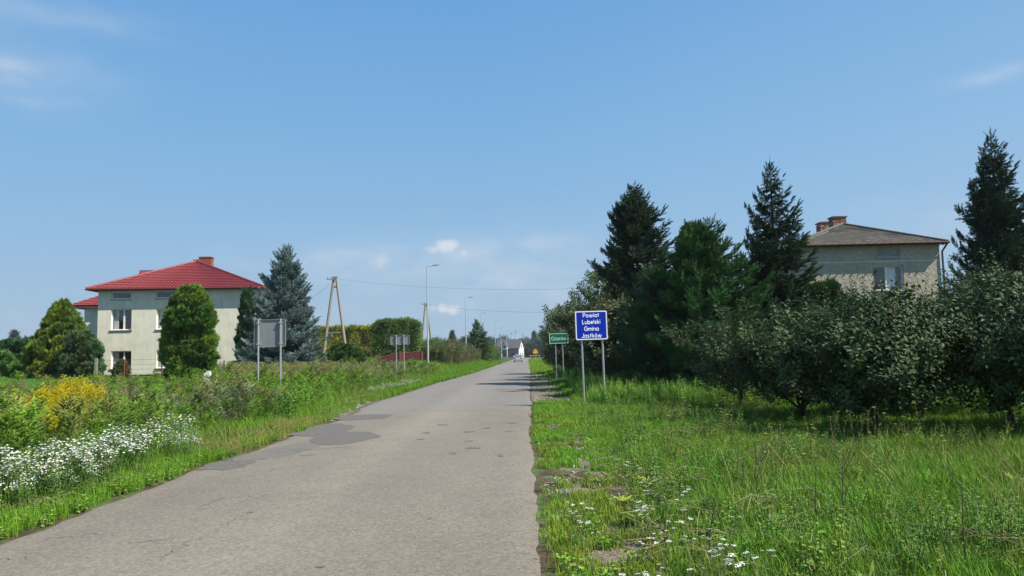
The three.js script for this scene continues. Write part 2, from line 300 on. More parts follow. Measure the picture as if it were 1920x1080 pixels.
// pebbles along the shoulder
{ const r = mulberry(8), g = new THREE.IcosahedronGeometry(1, 0), list = [];
  for (let i = 0; i < 1500; i++) { const left = r() < 0.25, Z = left ? 19.5 + r() * 9 : r() < 0.7 ? 25 + r() * 34 : 5 + r() * 20, x = left ? edgeL(Z) - r() * 0.7 : edgeR(Z) + r() * (Z > 25 ? 1.3 : 0.9), s = 0.006 + r() * r() * 0.028, k = 0.22 + r() * 0.25; list.push([x, gh(x, -Z) + 0.016, -Z, [r() * 3, r() * 6, 0], [s * (0.8 + r()), s * 0.7, s * (0.8 + r())], [k, k * 0.93, k * 0.84]]); }
  stuff('pebbles', 'loose pebbles strewn along the road shoulders', 'pebbles', g, S({ roughness: 0.95 }), list); }

// ================================================================ buildings
// a facade lies in the plane z = 0 of its house group (x along it, y up, z out of the wall); pixels on it become local metres
function facade(A, Bp) {           // A, Bp: world points at the two foot corners, seen left and right
  const ry = Math.atan2(-(Bp.z - A.z), Bp.x - A.x), n = new THREE.Vector3(Math.sin(ry), 0, Math.cos(ry)), ex = new THREE.Vector3(Math.cos(ry), 0, -Math.sin(ry));
  const width = Math.hypot(Bp.x - A.x, Bp.z - A.z);
  const hit = (px, py, back = 0) => { const d = ray(px, py), o = camera.position, q = A.clone().addScaledVector(n, -back), k = q.clone().sub(o).dot(n) / d.dot(n), w = d.multiplyScalar(k).add(o).sub(q); return [w.dot(ex), w.y]; };
  return { ry, width, hit, rect: (x0, y0, x1, y1) => { const a = hit(x0, (y0 + y1) / 2), b = hit(x1, (y0 + y1) / 2), c = hit((x0 + x1) / 2, y0), d = hit((x0 + x1) / 2, y1); return [a[0], b[0], d[1], c[1]]; } };
}
function wallWith(holes, x0, x1, y0, y1, thick) {   // wall slab with openings, outer face at z = 0
  const s = new THREE.Shape([new THREE.Vector2(x0, y0), new THREE.Vector2(x1, y0), new THREE.Vector2(x1, y1), new THREE.Vector2(x0, y1)]);
  for (const [a, b, c, d] of holes) s.holes.push(new THREE.Path([new THREE.Vector2(a, c), new THREE.Vector2(a, d), new THREE.Vector2(b, d), new THREE.Vector2(b, c)]));
  const g = new THREE.ExtrudeGeometry(s, { depth: thick, bevelEnabled: false }); g.translate(0, 0, -thick); return g;
}
const M_glass = PH({ color: 0xffffff, transmission: 1, thickness: 0, roughness: 0.02, ior: 1.9, specularIntensity: 1 });
const M_white = S({ color: col(0.78, 0.79, 0.78), roughness: 0.45 }), M_room = S({ color: col(0.45, 0.42, 0.37), roughness: 1 });
function windowAt(house, [x0, x1, y0, y1], o = {}) {
  const { bars = [0.5], fw = 0.07, inset = 0.13, frame = M_white, sill, curtain, bm = fw * 1.5 } = o, b = new B(), z0 = -inset - 0.06, z1 = -inset;
  b.bx(x0, x1, y0, y0 + fw, z0, z1).bx(x0, x1, y1 - fw, y1, z0, z1).bx(x0, x0 + fw, y0 + fw, y1 - fw, z0, z1).bx(x1 - fw, x1, y0 + fw, y1 - fw, z0, z1);
  const cuts = [x0 + fw]; for (const t of bars) { const c = lerp(x0, x1, t); b.bx(c - bm / 2, c + bm / 2, y0 + fw, y1 - fw, z0 + 0.003, z1 - 0.003); cuts.push(c - bm / 2, c + bm / 2); } cuts.push(x1 - fw);
  const w = mesh('window', b, frame, house); w.userData.label = o.label || 'window with frame and panes';
  for (let i = 0; i < cuts.length; i += 2) { const g = new B(), z = -inset - 0.035; g.quad([cuts[i], y0 + fw, z], [cuts[i + 1], y0 + fw, z], [cuts[i + 1], y1 - fw, z], [cuts[i], y1 - fw, z]); mesh('pane', g, M_glass, w); }
  if (sill) { const g = new B(); g.bx(x0 - 0.07, x1 + 0.07, y0 - 0.06, y0 - 0.004, -inset, 0.07); mesh('sill', g, sill, w); }
  for (const [a, c, m] of curtain || []) { const g = new B(), n = 14; for (let i = 0; i < n; i++) { const xa = lerp(lerp(x0, x1, a), lerp(x0, x1, c), i / n), xb = lerp(lerp(x0, x1, a), lerp(x0, x1, c), (i + 1) / n), za = -inset - 0.16 + (i % 2) * 0.03, zb = -inset - 0.16 + ((i + 1) % 2) * 0.03; g.quad([xa, y0 - 0.02, za], [xb, y0 - 0.02, zb], [xb, y1, zb], [xa, y1, za]); } mesh('curtain', g, m, w); }
  return w;
}
const M_curtain = S({ color: col(0.55, 0.56, 0.56), roughness: 1, side: THREE.DoubleSide }), M_blind = S({ color: col(0.68, 0.7, 0.7), roughness: 0.9, side: THREE.DoubleSide });
// one roof slope of ribbed metal tiles: corners given as eave left, eave right, top right, top left
function tiledSlope(b, EL, ER, TR, TL, row = 0.36, wave = 0.24, amp = 0.045, stepH = 0.05) {
  const V = (p) => new THREE.Vector3(...p), el = V(EL), er = V(ER), tr = V(TR), tl = V(TL), U = er.clone().sub(el), len = U.length(); U.normalize();
  const nrm = U.clone().cross(tl.clone().add(tr).multiplyScalar(0.5).sub(el)).normalize(); if (nrm.y < 0) nrm.negate();
  const up = nrm.clone().cross(U).normalize(); if (up.y < 0) up.negate();
  const H = tl.clone().sub(el).dot(up), uL = tl.clone().sub(el).dot(U), uR = tr.clone().sub(el).dot(U);
  const at = (u, v, off) => el.clone().addScaledVector(U, u).addScaledVector(up, v).addScaledVector(nrm, off).toArray();
  const rows = Math.ceil(H / row), du = wave / 4;
  for (let i = 0; i < rows; i++) {
    const v0 = i * row, v1 = Math.min(H, (i + 1) * row), L = (v) => lerp(0, uL, v / H), R = (v) => lerp(len, uR, v / H);
    const n = Math.max(2, Math.ceil((R(v0) - L(v0)) / du));
    const z = (u, hi) => amp * (0.5 + 0.5 * Math.cos(u / wave * Math.PI * 2)) + (hi ? 0 : stepH);
    for (let k = 0; k < n; k++) {
      const a0 = lerp(L(v0), R(v0), k / n), a1 = lerp(L(v0), R(v0), (k + 1) / n), b0 = lerp(L(v1), R(v1), k / n), b1 = lerp(L(v1), R(v1), (k + 1) / n);
      const A = at(a0, v0, z(a0)), A1 = at(a1, v0, z(a1)), C1 = at(b1, v1, z(b1, 1)), C = at(b0, v1, z(b0, 1));
      b.quad(A, A1, C1, C); b.quad(at(a0, v0, z(a0, 1) - 0.01), at(a1, v0, z(a1, 1) - 0.01), A1, A);
    }
  }
}
function brickChimney(b, cap, x0, x1, z0, z1, y0, y1, r, tones) {   // courses of bricks with sunk joints
  b.col = [0.3, 0.27, 0.24]; b.bx(x0 + 0.012, x1 - 0.012, y0, y1, z0 + 0.012, z1 - 0.012);
  const h = 0.075, n = Math.floor((y1 - y0) / h);
  for (let i = 0; i < n; i++) {
    const y = y0 + i * h, sh = i % 2 ? 0.125 : 0;
    for (const [a0, a1, fixed, ax] of [[x0, x1, z1, 0], [x0, x1, z0, 0], [z0, z1, x0, 1], [z0, z1, x1, 1]]) for (let u = a0 - sh; u < a1; u += 0.25) {
      const p = Math.max(a0, u), q = Math.min(a1, u + 0.24); if (q - p < 0.03) continue;
      const t = tones[Math.floor(r() * tones.length)], k = 0.75 + r() * 0.5; b.col = [t[0] * k, t[1] * k, t[2] * k];
      const d = 0.012 + r() * 0.006; ax ? b.bx(fixed - d, fixed + d, y + 0.006, y + h - 0.006, p, q) : b.bx(p, q, y + 0.006, y + h - 0.006, fixed - d, fixed + d);
    }
  }
  b.col = [1, 1, 1];
  cap.bx(x0 - 0.06, x1 + 0.06, y1, y1 + 0.07, z0 - 0.06, z1 + 0.06); cap.bx(x0 + 0.1, x1 - 0.1, y1 + 0.07, y1 + 0.11, z0 + 0.1, z1 - 0.1);
}
const T_plaster = tex(512, (u, v, i, j) => { const s = fbm(u * 60, v * 3, 3, 3, 3 * 20), a = fbm(u * 8, v * 8, 4, 9, 8), g = h2(i, j, 4); const k = 0.9 + 0.07 * (s - 0.5) + 0.1 * (a - 0.5) + 0.05 * (g - 0.5); return [k, k, k * 0.985]; });
const B_rough = tex(512, (u, v, i, j) => fbm(u * 24, v * 24, 3, 43, 24) * 0.8 + 0.2 * h2(i, j, 2), 1, false);
const T_rough = tex(512, (u, v, i, j) => { const a = fbm(u * 5, v * 5, 4, 19, 5), b = fbm(u * 26, v * 26, 2, 29, 26); const k = 0.86 + 0.09 * (a - 0.5) + 0.14 * (b - 0.5) + 0.06 * (h2(i, j, 9) - 0.5); return [k, k * 0.985, k * 0.95]; });
const scaled = (t, k) => { const c = t.clone(); c.repeat.set(k, k); c.needsUpdate = true; return c; };

// ---- cream house with the red roof
let redHouse, redDepth;
{
  const A = P(180, 708, 52), Bq = P(481, 702, 52.9); A.y = Bq.y = gh((A.x + Bq.x) / 2, -52.5) - 0.12;
  const f = facade(A, Bq), W = f.width, D = 10.5; redDepth = D;
  const h = redHouse = thing('cream_house', 'two-storey cream plastered house with a red metal tile roof', 'house', A.toArray(), f.ry);
  const eave = f.hit(330, 541)[1], r = mulberry(31);
  const M_wall = S({ map: scaled(T_plaster, 0.3), color: col(0.88, 0.84, 0.68), roughness: 0.95 }), M_plinth = S({ map: scaled(T_rough, 0.5), color: col(0.27, 0.13, 0.09), roughness: 1 });
  const wins = [f.rect(208, 579, 246.5, 619), f.rect(208, 658, 246, 691), f.rect(293, 578, 331, 617.5), f.rect(293, 657, 331, 690)], attics = [f.rect(209, 547, 246.5, 561), f.rect(292, 545, 330, 559)];
  const right = [[W - 3.3, W - 1.9, wins[0][2], wins[0][3]]];
  const holes = [...wins, ...attics];
  const b = new B(), y0 = 0.42;
  mesh('wall', wallWith(holes, 0, W, y0, eave, 0.3), M_wall, h);
  b.bx(0, 0.3, y0, eave, -D, -0.302); mesh('wall', b, M_wall, h);
  const br = new B(); br.bx(W - 0.3, W, y0, eave, -D, -0.302); mesh('wall', br, M_wall, h);
  const bk = new B(); bk.bx(0.302, W - 0.302, y0, eave, -D, -D + 0.3); mesh('wall', bk, M_wall, h);
  const pl = new B(); pl.bx(0.04, W - 0.04, -0.6, y0 - 0.003, -D + 0.04, -0.04); mesh('plinth', pl, M_plinth, h);
  const fl = new B(); fl.bx(0.31, W - 0.31, y0, y0 + 0.2, -D + 0.31, -0.31); fl.bx(0.31, W - 0.31, y0 + 2.85, y0 + 3.05, -D + 0.31, -0.31); fl.bx(0.31, W - 0.31, eave - 0.95, eave - 0.85, -D + 0.31, -0.31); fl.bx(0.31, W - 0.31, y0 + 0.2, eave - 1, -4.6, -4.5); mesh('floor', fl, M_room, h);
  const M_sill = S({ color: col(0.32, 0.12, 0.09), roughness: 0.6 });
  wins.forEach((w) => windowAt(h, w, { bars: [0.6], inset: 0.15, sill: M_sill, curtain: [[0.06, 0.3, M_curtain]], label: 'white framed two-part window with a red-brown sill' }));
  attics.forEach((w) => windowAt(h, w, { bars: [], inset: 0.08, sill: S({ color: col(0.3, 0.3, 0.3), roughness: 0.7 }), label: 'low attic window under the eave' }));
  // roof: front hip, ridge running back, eaves that overhang
  const ov = 0.42, apex = f.hit(369, 491, 5), ay = apex[1], ax = apex[0], ez = ov, yE = eave + 0.02, zr = -D + 4.2;
  const roofB = new B(), EL = [-0.62, yE, ez], ER = [W + 0.45, yE, ez], BL = [-0.62, yE, -D - ov], BR = [W + 0.45, yE, -D - ov], T0 = [ax, ay, -5], T1 = [ax, ay, zr];
  const M_red = S({ color: col(0.275, 0.042, 0.042), roughness: 0.5, map: scaled(T_plaster, 0.5), side: THREE.DoubleSide });
  tiledSlope(roofB, EL, ER, T0, T0); tiledSlope(roofB, ER, BR, T1, T0); tiledSlope(roofB, BL, EL, T0, T1); tiledSlope(roofB, BR, BL, T1, T1);
  const roof = mesh('roof', roofB, M_red, h);
  const rc = new B(); for (const [p, q] of [[EL, T0], [ER, T0], [BL, T1], [BR, T1], [T0, T1]]) rc.tube([[p[0], p[1] + 0.05, p[2]], [q[0], q[1] + 0.06, q[2]]], 0.09, 8);
  mesh('ridge_cap', rc, M_red, roof);
  const sof = new B(); sof.bx(-0.6, W + 0.43, yE - 0.12, yE - 0.02, 0.003, ov - 0.06); sof.bx(-0.6, -0.003, yE - 0.12, yE - 0.02, -D - ov + 0.1, 0); sof.bx(W + 0.003, W + 0.43, yE - 0.12, yE - 0.02, -D - ov + 0.1, 0);
  mesh('soffit', sof, S({ color: col(0.2, 0.08, 0.065), roughness: 0.8 }), roof);
  const M_gut = S({ color: col(0.17, 0.03, 0.03), roughness: 0.5 }), gt = new B(); gt.tube([[-0.66, yE - 0.04, ov + 0.06], [W + 0.5, yE - 0.05, ov + 0.06]], 0.075, 8); gt.tube([[W + 0.5, yE - 0.05, ov + 0.06], [W + 0.5, yE - 0.1, -D]], 0.075, 8); mesh('gutter', gt, M_gut, roof);
  const dp = new B(); dp.tube([[W + 0.45, yE - 0.08, ov], [W + 0.1, yE - 0.6, -0.12], [W + 0.1, 0.2, -0.12]], 0.05, 8); mesh('downpipe', dp, M_gut, h);
  const cb = new B(), cap = new B(), cap2 = new B(), c0 = f.hit(358.5, 500, 5.4), c1 = f.hit(373, 500, 5.4), c2 = f.hit(396.5, 500, 5.4), ct = f.hit(384, 483.5, 5.4)[1], cl = f.hit(364, 487.5, 5.8)[1];
  brickChimney(cb, cap2, c1[0] + 0.05, c2[0], -5.9, -5.3, ay - 0.7, ct, r, [[0.3, 0.085, 0.045], [0.34, 0.1, 0.055]]); brickChimney(cb, cap, c0[0], c1[0] + 0.02, -6.7, -6.1, ay - 0.7, cl, r, [[0.3, 0.085, 0.045]]);
  mesh('chimney', cb, S({ vertexColors: true, roughness: 0.95 }), roof).userData.kind = 'stuff'; for (const k of [cap, cap2]) mesh('chimney_cap', k, S({ color: col(0.26, 0.08, 0.05), roughness: 0.9 }), roof);
  // lower wing at the far left end, and the hip that shows behind the main slope
  const wa = f.hit(158, 600, 4), we = f.hit(150, 574, 4)[1], wg = new B(), wx0 = wa[0], wz = -4;
  wg.bx(wx0, -0.003, -0.3, we, wz - 6, wz); mesh('wing_wall', wg, M_wall, h);
  const wr = new B(), e0 = f.hit(126, 573, 3.4)[0], tp = f.hit(170, 545, 6);
  const wEL = [e0, we, wz + 0.45], wER = [0.02, we, wz + 0.45], wTL = [e0 + 2.1, tp[1], wz - 2.6], wTR = [0.02, tp[1], wz - 2.6];
  tiledSlope(wr, wEL, wER, wTR, wTL); tiledSlope(wr, [e0, we, wz - 6.4], wEL, wTL, wTL); tiledSlope(wr, [0.02, we, wz - 6.4], [e0, we, wz - 6.4], wTL, wTR);
  const wroof = mesh('wing_roof', wr, M_red, h); const ws = new B(); ws.bx(e0 + 0.02, -0.003, we - 0.14, we - 0.015, wz + 0.003, wz + 0.42); ws.bx(e0 + 0.02, wx0 - 0.003, we - 0.14, we - 0.015, wz - 6.2, wz); mesh('soffit', ws, S({ color: col(0.2, 0.08, 0.065), roughness: 0.8 }), wroof);
  const k0 = f.hit(262, 508, 9.5), hr = new B(), kx = k0[0], ky = k0[1];
  tiledSlope(hr, [-0.6, eave, -D - 5], [-0.6, eave, -D + 3.5], [kx, ky, -9.5], [kx, ky, -D - 1.5]); tiledSlope(hr, [-0.6, eave, -D + 3.2], [kx + 3.5, eave, -D + 3.2], [kx + 2.5, ky, -9.5], [kx, ky, -9.5]); mesh('rear_roof', hr, M_red, h);
  const rw = new B(); rw.bx(0, kx + 3.2, -0.3, eave - 0.02, -D - 4.6, -D - 0.003); mesh('rear_wall', rw, M_wall, h);
  // outbuilding roof that shows as red bits beside the blue spruce
  const ob = thing('low_outbuilding', 'low red-roofed outbuilding half hidden behind the blue spruce', 'outbuilding', [Xat(530, 63), gh(Xat(530, 63), -63), -63], 0.05);
  const w2 = new B(), ow = 2.3; w2.bx(-ow / 2, ow / 2, -0.3, Yat(560, 572, 62) - ob.position.y, -4, 0); mesh('wall', w2, M_wall, ob);
  const oe = Yat(560, 572, 62) - ob.position.y, r2 = new B(); tiledSlope(r2, [-ow / 2 - 0.4, oe, 0.4], [ow / 2 + 0.4, oe, 0.4], [ow / 2 - 0.8, oe + 1, -2], [-ow / 2 + 0.8, oe + 1, -2]); tiledSlope(r2, [ow / 2 + 0.4, oe, 0.4], [ow / 2 + 0.4, oe, -4.4], [ow / 2 - 0.8, oe + 1, -2], [ow / 2 - 0.8, oe + 1, -2]); tiledSlope(r2, [-ow / 2 - 0.4, oe, -4.4], [-ow / 2 - 0.4, oe, 0.4], [-ow / 2 + 0.8, oe + 1, -2], [-ow / 2 + 0.8, oe + 1, -2]); tiledSlope(r2, [ow / 2 + 0.4, oe, -4.4], [-ow / 2 - 0.4, oe, -4.4], [-ow / 2 + 0.8, oe + 1, -2], [ow / 2 - 0.8, oe + 1, -2]); mesh('roof', r2, M_red, ob);
}
// ---- grey roughcast house on the right
{
  const A = P(1502, 700, 41.4), Bq = P(1777, 690, 41.2); A.y = Bq.y = 0;
  const f = facade(A, Bq), W = f.width, D = 9.6, r = mulberry(37);
  const h = thing('grey_house', 'tall grey roughcast house with a mossy grey hip roof and brick chimneys', 'house', A.toArray(), f.ry);
  const eave = f.hit(1640, 458)[1];
  const M_wall = S({ map: scaled(T_rough, 0.35), bumpMap: scaled(B_rough, 0.35), bumpScale: 0.035, color: col(0.62, 0.57, 0.475), roughness: 1 });
  const win = f.rect(1638, 498, 1695, 544), att = f.rect(1643, 466, 1687, 482), low = [win[0], win[1], 1.3, 2.7];
  mesh('wall', wallWith([win, att, low], 0, W, 0, eave, 0.35), M_wall, h);
  for (const [x0, x1, z0, z1] of [[0, 0.35, -D, -0.352], [W - 0.35, W, -D, -0.352], [0.352, W - 0.352, -D, -D + 0.35]]) { const b = new B(); b.bx(x0, x1, 0, eave, z0, z1); mesh('wall', b, M_wall, h); }
  const fl = new B(); fl.bx(0.36, W - 0.36, 0.05, 0.25, -D + 0.36, -0.36); fl.bx(0.36, W - 0.36, 3.2, 3.4, -D + 0.36, -0.36); fl.bx(0.36, W - 0.36, att[2] - 0.4, att[2] - 0.25, -D + 0.36, -0.36); fl.bx(0.36, W - 0.36, 0.25, att[2] - 0.42, -4.4, -4.3); mesh('floor', fl, M_room, h);
  const bd = new B(), by0 = f.hit(1490, 494)[1]; bd.bx(0, W, by0 - 0.018, by0 + 0.018, 0.001, 0.012); mesh('band', bd, S({ color: col(0.75, 0.73, 0.68), roughness: 0.9 }), h);
  const M_old = S({ color: col(0.42, 0.4, 0.37), roughness: 0.8 });
  windowAt(h, win, { bars: [0.44], inset: 0.12, fw: 0.06, sill: M_old, curtain: [[0.48, 0.8, M_blind]], label: 'white framed window with a pale blind behind the right pane' });
  windowAt(h, att, { bars: [0.335, 0.665], inset: 0.06, fw: 0.06, bm: 0.045, frame: M_old, sill: M_old, label: 'low attic window with three small panes' });
  windowAt(h, low, { bars: [0.5], inset: 0.12, sill: M_old });
  const ov = 0.36, yE = eave, apex = f.hit(1580, 421, 4.4), T0 = [apex[0], apex[1], -4.4], T1 = [apex[0], apex[1], -D + 4.4];
  const EL = [-0.4, yE, ov], ER = [W + 0.34, yE, ov], BL = [-0.4, yE, -D - ov], BR = [W + 0.34, yE, -D - ov];
  // deck under the tiles
  const deck = new B(); deck.tri(EL, ER, T0); deck.quad(ER, BR, T1, T0); deck.quad(BL, EL, T0, T1); deck.tri(BR, BL, T1);
  const roof = mesh('roof', deck, S({ color: col(0.16, 0.15, 0.13), roughness: 1, side: THREE.DoubleSide }), h);
  // diamond-laid cement tiles
  const tiles = new B();
  const slope = (e0, e1, t) => {
    const V = (p) => new THREE.Vector3(...p), o = V(e0), U = V(e1).sub(o), len = U.length(); U.normalize(); const T = V(t).sub(o), uT = T.dot(U), up = T.clone().addScaledVector(U, -uT), H = up.length(); up.normalize(); const n = U.clone().cross(up).normalize(); if (n.y < 0) n.negate();
    const s = 0.2; let i = 0;
    for (let v = 0; v < H; v += s, i++) for (let u = (i % 2) * s; u < len; u += 2 * s) {
      const L = uT * v / H + 0.08, R = len - (len - uT) * v / H - 0.08; if (u < L || u > R) continue;
      const mo = fbm(u * 0.5 + e0[0], v * 0.8, 4, 87), k = 0.8 + r() * 0.36, dark = step01(0.45, 0.66, mo + 0.3 * (u / len - 0.55) - 0.1 * v / H + 0.05 * (r() - 0.5)), lich = r() < 0.05 ? 1.5 : 1;
      tiles.col = [lerp(0.1, 0.035, dark) * k * lich, lerp(0.094, 0.033, dark) * k * lich, lerp(0.08, 0.028, dark) * k * lich];
      const at = (a, c, off) => o.clone().addScaledVector(U, a).addScaledVector(up, c).addScaledVector(n, off).toArray(), lift = 0.02 + r() * 0.008;
      const a = at(u, v - s * 0.96, lift + 0.012), b = at(u + s * 0.97, v, lift), c = at(u, v + s, 0.012), d = at(u - s * 0.97, v, lift);
      tiles.quad(a, b, c, d); tiles.quad(at(u, v - s * 0.96, 0.004), at(u + s * 0.97, v, 0.004), b, a); tiles.quad(at(u - s * 0.97, v, 0.004), at(u, v - s * 0.96, 0.004), a, d);
    }
  };
  slope(EL, ER, T0); slope(ER, BR, T0); slope(BL, EL, T0);
  mesh('roof_tiles', tiles, S({ vertexColors: true, roughness: 1, map: scaled(T_rough, 0.8) }), roof).userData.kind = 'stuff';
  const hip = new B(); for (const [p, q] of [[EL, T0], [ER, T0], [T0, T1]]) hip.tube([[p[0], p[1] + 0.04, p[2]], [q[0], q[1] + 0.05, q[2]]], 0.08, 6); mesh('ridge_cap', hip, S({ color: col(0.17, 0.16, 0.142), roughness: 1, map: scaled(T_rough, 0.8) }), roof);
  const sof = new B(); sof.bx(-0.38, W + 0.32, yE - 0.1, yE - 0.012, 0.003, ov - 0.03); mesh('soffit', sof, S({ color: col(0.13, 0.1, 0.08), roughness: 0.9 }), roof);
  const gt = new B(); gt.tube([[-0.4, yE - 0.02, ov + 0.06], [W + 0.36, yE - 0.03, ov + 0.06]], 0.065, 8); mesh('gutter', gt, S({ color: col(0.16, 0.06, 0.04), roughness: 0.8, map: scaled(T_rough, 1) }), roof);
  const dp = new B(); dp.tube([[W + 0.28, yE - 0.05, ov + 0.04], [W + 0.12, yE - 0.5, 0.06], [W + 0.12, 0.1, 0.06]], 0.055, 8); mesh('downpipe', dp, S({ color: col(0.12, 0.11, 0.1), roughness: 0.6, metalness: 0.3 }), h);
  const cb = new B(), cap = new B(), cap2 = new B(), tones = [[0.24, 0.075, 0.045], [0.3, 0.1, 0.06], [0.2, 0.06, 0.04], [0.36, 0.2, 0.14], [0.4, 0.34, 0.28]];
  const bigL = f.hit(1561, 415, 4.8)[0], bigR = f.hit(1586, 415, 4.8)[0], bigT = f.hit(1573, 408, 4.8)[1], smL = f.hit(1537, 420, 6.6)[0], smR = f.hit(1561, 420, 6.6)[0], smT = f.hit(1549, 418.5, 6.6)[1];
  brickChimney(cb, cap2, bigL, bigR, -5.4, -4.75, apex[1] - 0.6, bigT, r, tones); brickChimney(cb, cap, smL, smR, -7.2, -6.5, apex[1] - 1.4, smT, r, tones);
  mesh('chimney', cb, S({ vertexColors: true, roughness: 1 }), roof).userData.kind = 'stuff'; for (const k of [cap, cap2]) mesh('chimney_cap', k, S({ color: col(0.2, 0.1, 0.07), roughness: 1, map: scaled(T_rough, 1) }), roof);
}
// ---- dark-roofed house at the far end of the road
{
  const Z = 310, x0 = Xat(931, Z, 660), W = 9.6, D = 8, ry = -0.27, y0 = -0.1;
  const h = thing('dark_roofed_house', 'distant white-gabled house with a dark slate roof past the car', 'house', [x0, y0, -Z], ry);
  const eave = Yat(950, 653, Z) - y0, top = Yat(950, 637, Z) - y0;
  const M_w = S({ color: col(0.74, 0.71, 0.62), roughness: 0.9 }), M_stone = S({ color: col(0.2, 0.19, 0.18), roughness: 0.95 }), M_r = S({ color: col(0.075, 0.08, 0.09), roughness: 0.7 }), M_d = S({ color: col(0.06, 0.065, 0.07), roughness: 0.3 });
  const b = new B(); b.bx(0, W, -0.3, eave, -D, 0); b.tri([W, eave, 0], [W, eave, -D], [W, top, -D / 2]); b.tri([0, eave, -D], [0, eave, 0], [0, top, -D / 2]); mesh('wall', b, M_w, h); const fc = new B(); fc.bx(0.02, W - 0.02, -0.28, eave - 0.05, 0.002, 0.12); mesh('facing', fc, M_stone, h);
  const rf = new B(); const t = 0.25; for (const s of [1, -1]) { const ze = s > 0 ? 0.6 : -D - 0.6, ye = eave - 0.35; rf.quad([-0.5, ye, ze], [W + 0.4, ye, ze], [W + 0.4, top, -D / 2], [-0.5, top, -D / 2]); rf.quad([-0.5, ye + t, ze], [W + 0.4, ye + t, ze], [W + 0.4, top + t, -D / 2], [-0.5, top + t, -D / 2]); rf.quad([-0.5, ye, ze], [W + 0.4, ye, ze], [W + 0.4, ye + t, ze], [-0.5, ye + t, ze]); rf.quad([W + 0.4, ye, ze], [W + 0.4, ye + t, ze], [W + 0.4, top + t, -D / 2], [W + 0.4, top, -D / 2]); }
  const roof = mesh('roof', rf, S({ color: col(0.075, 0.08, 0.09), roughness: 0.7, side: THREE.DoubleSide }), h);
  const ch = new B(); ch.bx(W - 2.4, W - 1.8, top - 0.4, top + 1, -D / 2 - 0.3, -D / 2 + 0.3); mesh('chimney', ch, M_w, roof);
  const po = new B(); po.bx(2.5, 5, eave - 0.6, eave + 1.1, -1, 1.2); po.tri([2.5, eave + 1.1, 1.2], [5, eave + 1.1, 1.2], [3.75, eave + 2.2, 1.2]); mesh('dormer', po, M_w, h);
  const pr = new B(); pr.quad([2.1, eave + 0.85, 1.5], [3.75, eave + 2.4, 1.5], [3.75, eave + 2.4, -2.5], [2.1, eave + 0.85, -2.5]); pr.quad([5.4, eave + 0.85, 1.5], [3.75, eave + 2.4, 1.5], [3.75, eave + 2.4, -2.5], [5.4, eave + 0.85, -2.5]); mesh('dormer_roof', pr, S({ color: col(0.075, 0.08, 0.09), roughness: 0.7, side: THREE.DoubleSide }), h);
  for (const [a, c, d, e, z] of [[3.2, 4.3, eave + 0.1, eave + 1.1, 1.205], [0.8, 1.8, 0.9, 2.2, 0.125], [3.1, 4.4, 0.2, 2.2, 0.125], [6.2, 7.6, 0.9, 2.2, 0.125]]) { const w = new B(); w.bx(a, c, d, e, z, z + 0.05); mesh('window', w, M_d, h); }
  for (const z of [-2.6, -5.4]) { const w = new B(); w.bx(W + 0.005, W + 0.06, 0.9, 2.2, z - 0.5, z + 0.5); mesh('window', w, M_d, h); }
  const w = new B(); w.bx(W + 0.005, W + 0.06, eave, eave + 1.1, -4.5, -3.5); mesh('window', w, M_d, h);
  for (const x of [2.6, 4.9]) { const p = new B(); p.bx(x - 0.12, x + 0.12, -0.3, eave - 0.6, 0.9, 1.14); mesh('porch_post', p, M_w, h); }
}

// ================================================================ signs
const M_galv = S({ color: col(0.5, 0.51, 0.52), roughness: 0.42, metalness: 0.6 }), M_back = S({ color: col(0.3, 0.31, 0.33), roughness: 0.6, metalness: 0.2, map: scaled(T_plaster, 0.6) });
// stroke lettering drawn as print on the sign face: arcs and straight strokes in a unit box (x-height 0.62)
const GL = {
  P: [0.62, 'M0 0L0 1', 'A.3 .72 .28 -90 90', 'M0 1L.3 1', 'M0 .44L.3 .44'], o: [0.62, 'C.31 .31 .31'], w: [1.04, 'M0 .62L.26 0L.52 .62L.78 0L1.04 .62'], i: [0.06, 'M.03 0L.03 .62', 'D.03 .88'], a: [0.64, 'C.31 .31 .31', 'M.62 0L.62 .62'],
  t: [0.36, 'M.16 0L.16 .9', 'M0 .62L.36 .62'], L: [0.5, 'M0 1L0 0L.5 0'], u: [0.56, 'M0 .62L0 .28', 'A.28 .28 .28 180 360', 'M.56 .62L.56 0'], b: [0.62, 'M0 0L0 1', 'C.31 .31 .31'], e: [0.6, 'A.3 .31 .3 0 310', 'M0 .31L.6 .31'], l: [0.06, 'M.03 0L.03 1'],
  s: [0.46, 'A.23 .46 .17 30 270', 'A.23 .16 .17 -150 90'], k: [0.5, 'M0 0L0 1', 'M.46 .62L.02 .26', 'M.14 .36L.5 0'], G: [0.86, 'A.46 .5 .48 45 360', 'M.94 .5L.5 .5'], m: [0.92, 'M0 0L0 .62', 'A.23 .38 .23 0 180', 'M.46 .38L.46 0', 'A.69 .38 .23 0 180', 'M.92 .38L.92 0'],
  n: [0.56, 'M0 0L0 .62', 'A.28 .34 .28 0 180', 'M.56 .34L.56 0'], J: [0.42, 'M.42 1L.42 .26', 'A.2 .24 .22 180 360'], 'ó': [0.62, 'C.31 .31 .31', 'M.28 .8L.44 1.0'], O: [0.98, 'C.49 .5 .49'], 'ż': [0.5, 'M0 .62L.48 .62L0 0L.5 0', 'D.25 .9'], r: [0.34, 'M0 0L0 .62', 'A.26 .36 .26 60 180'],
};
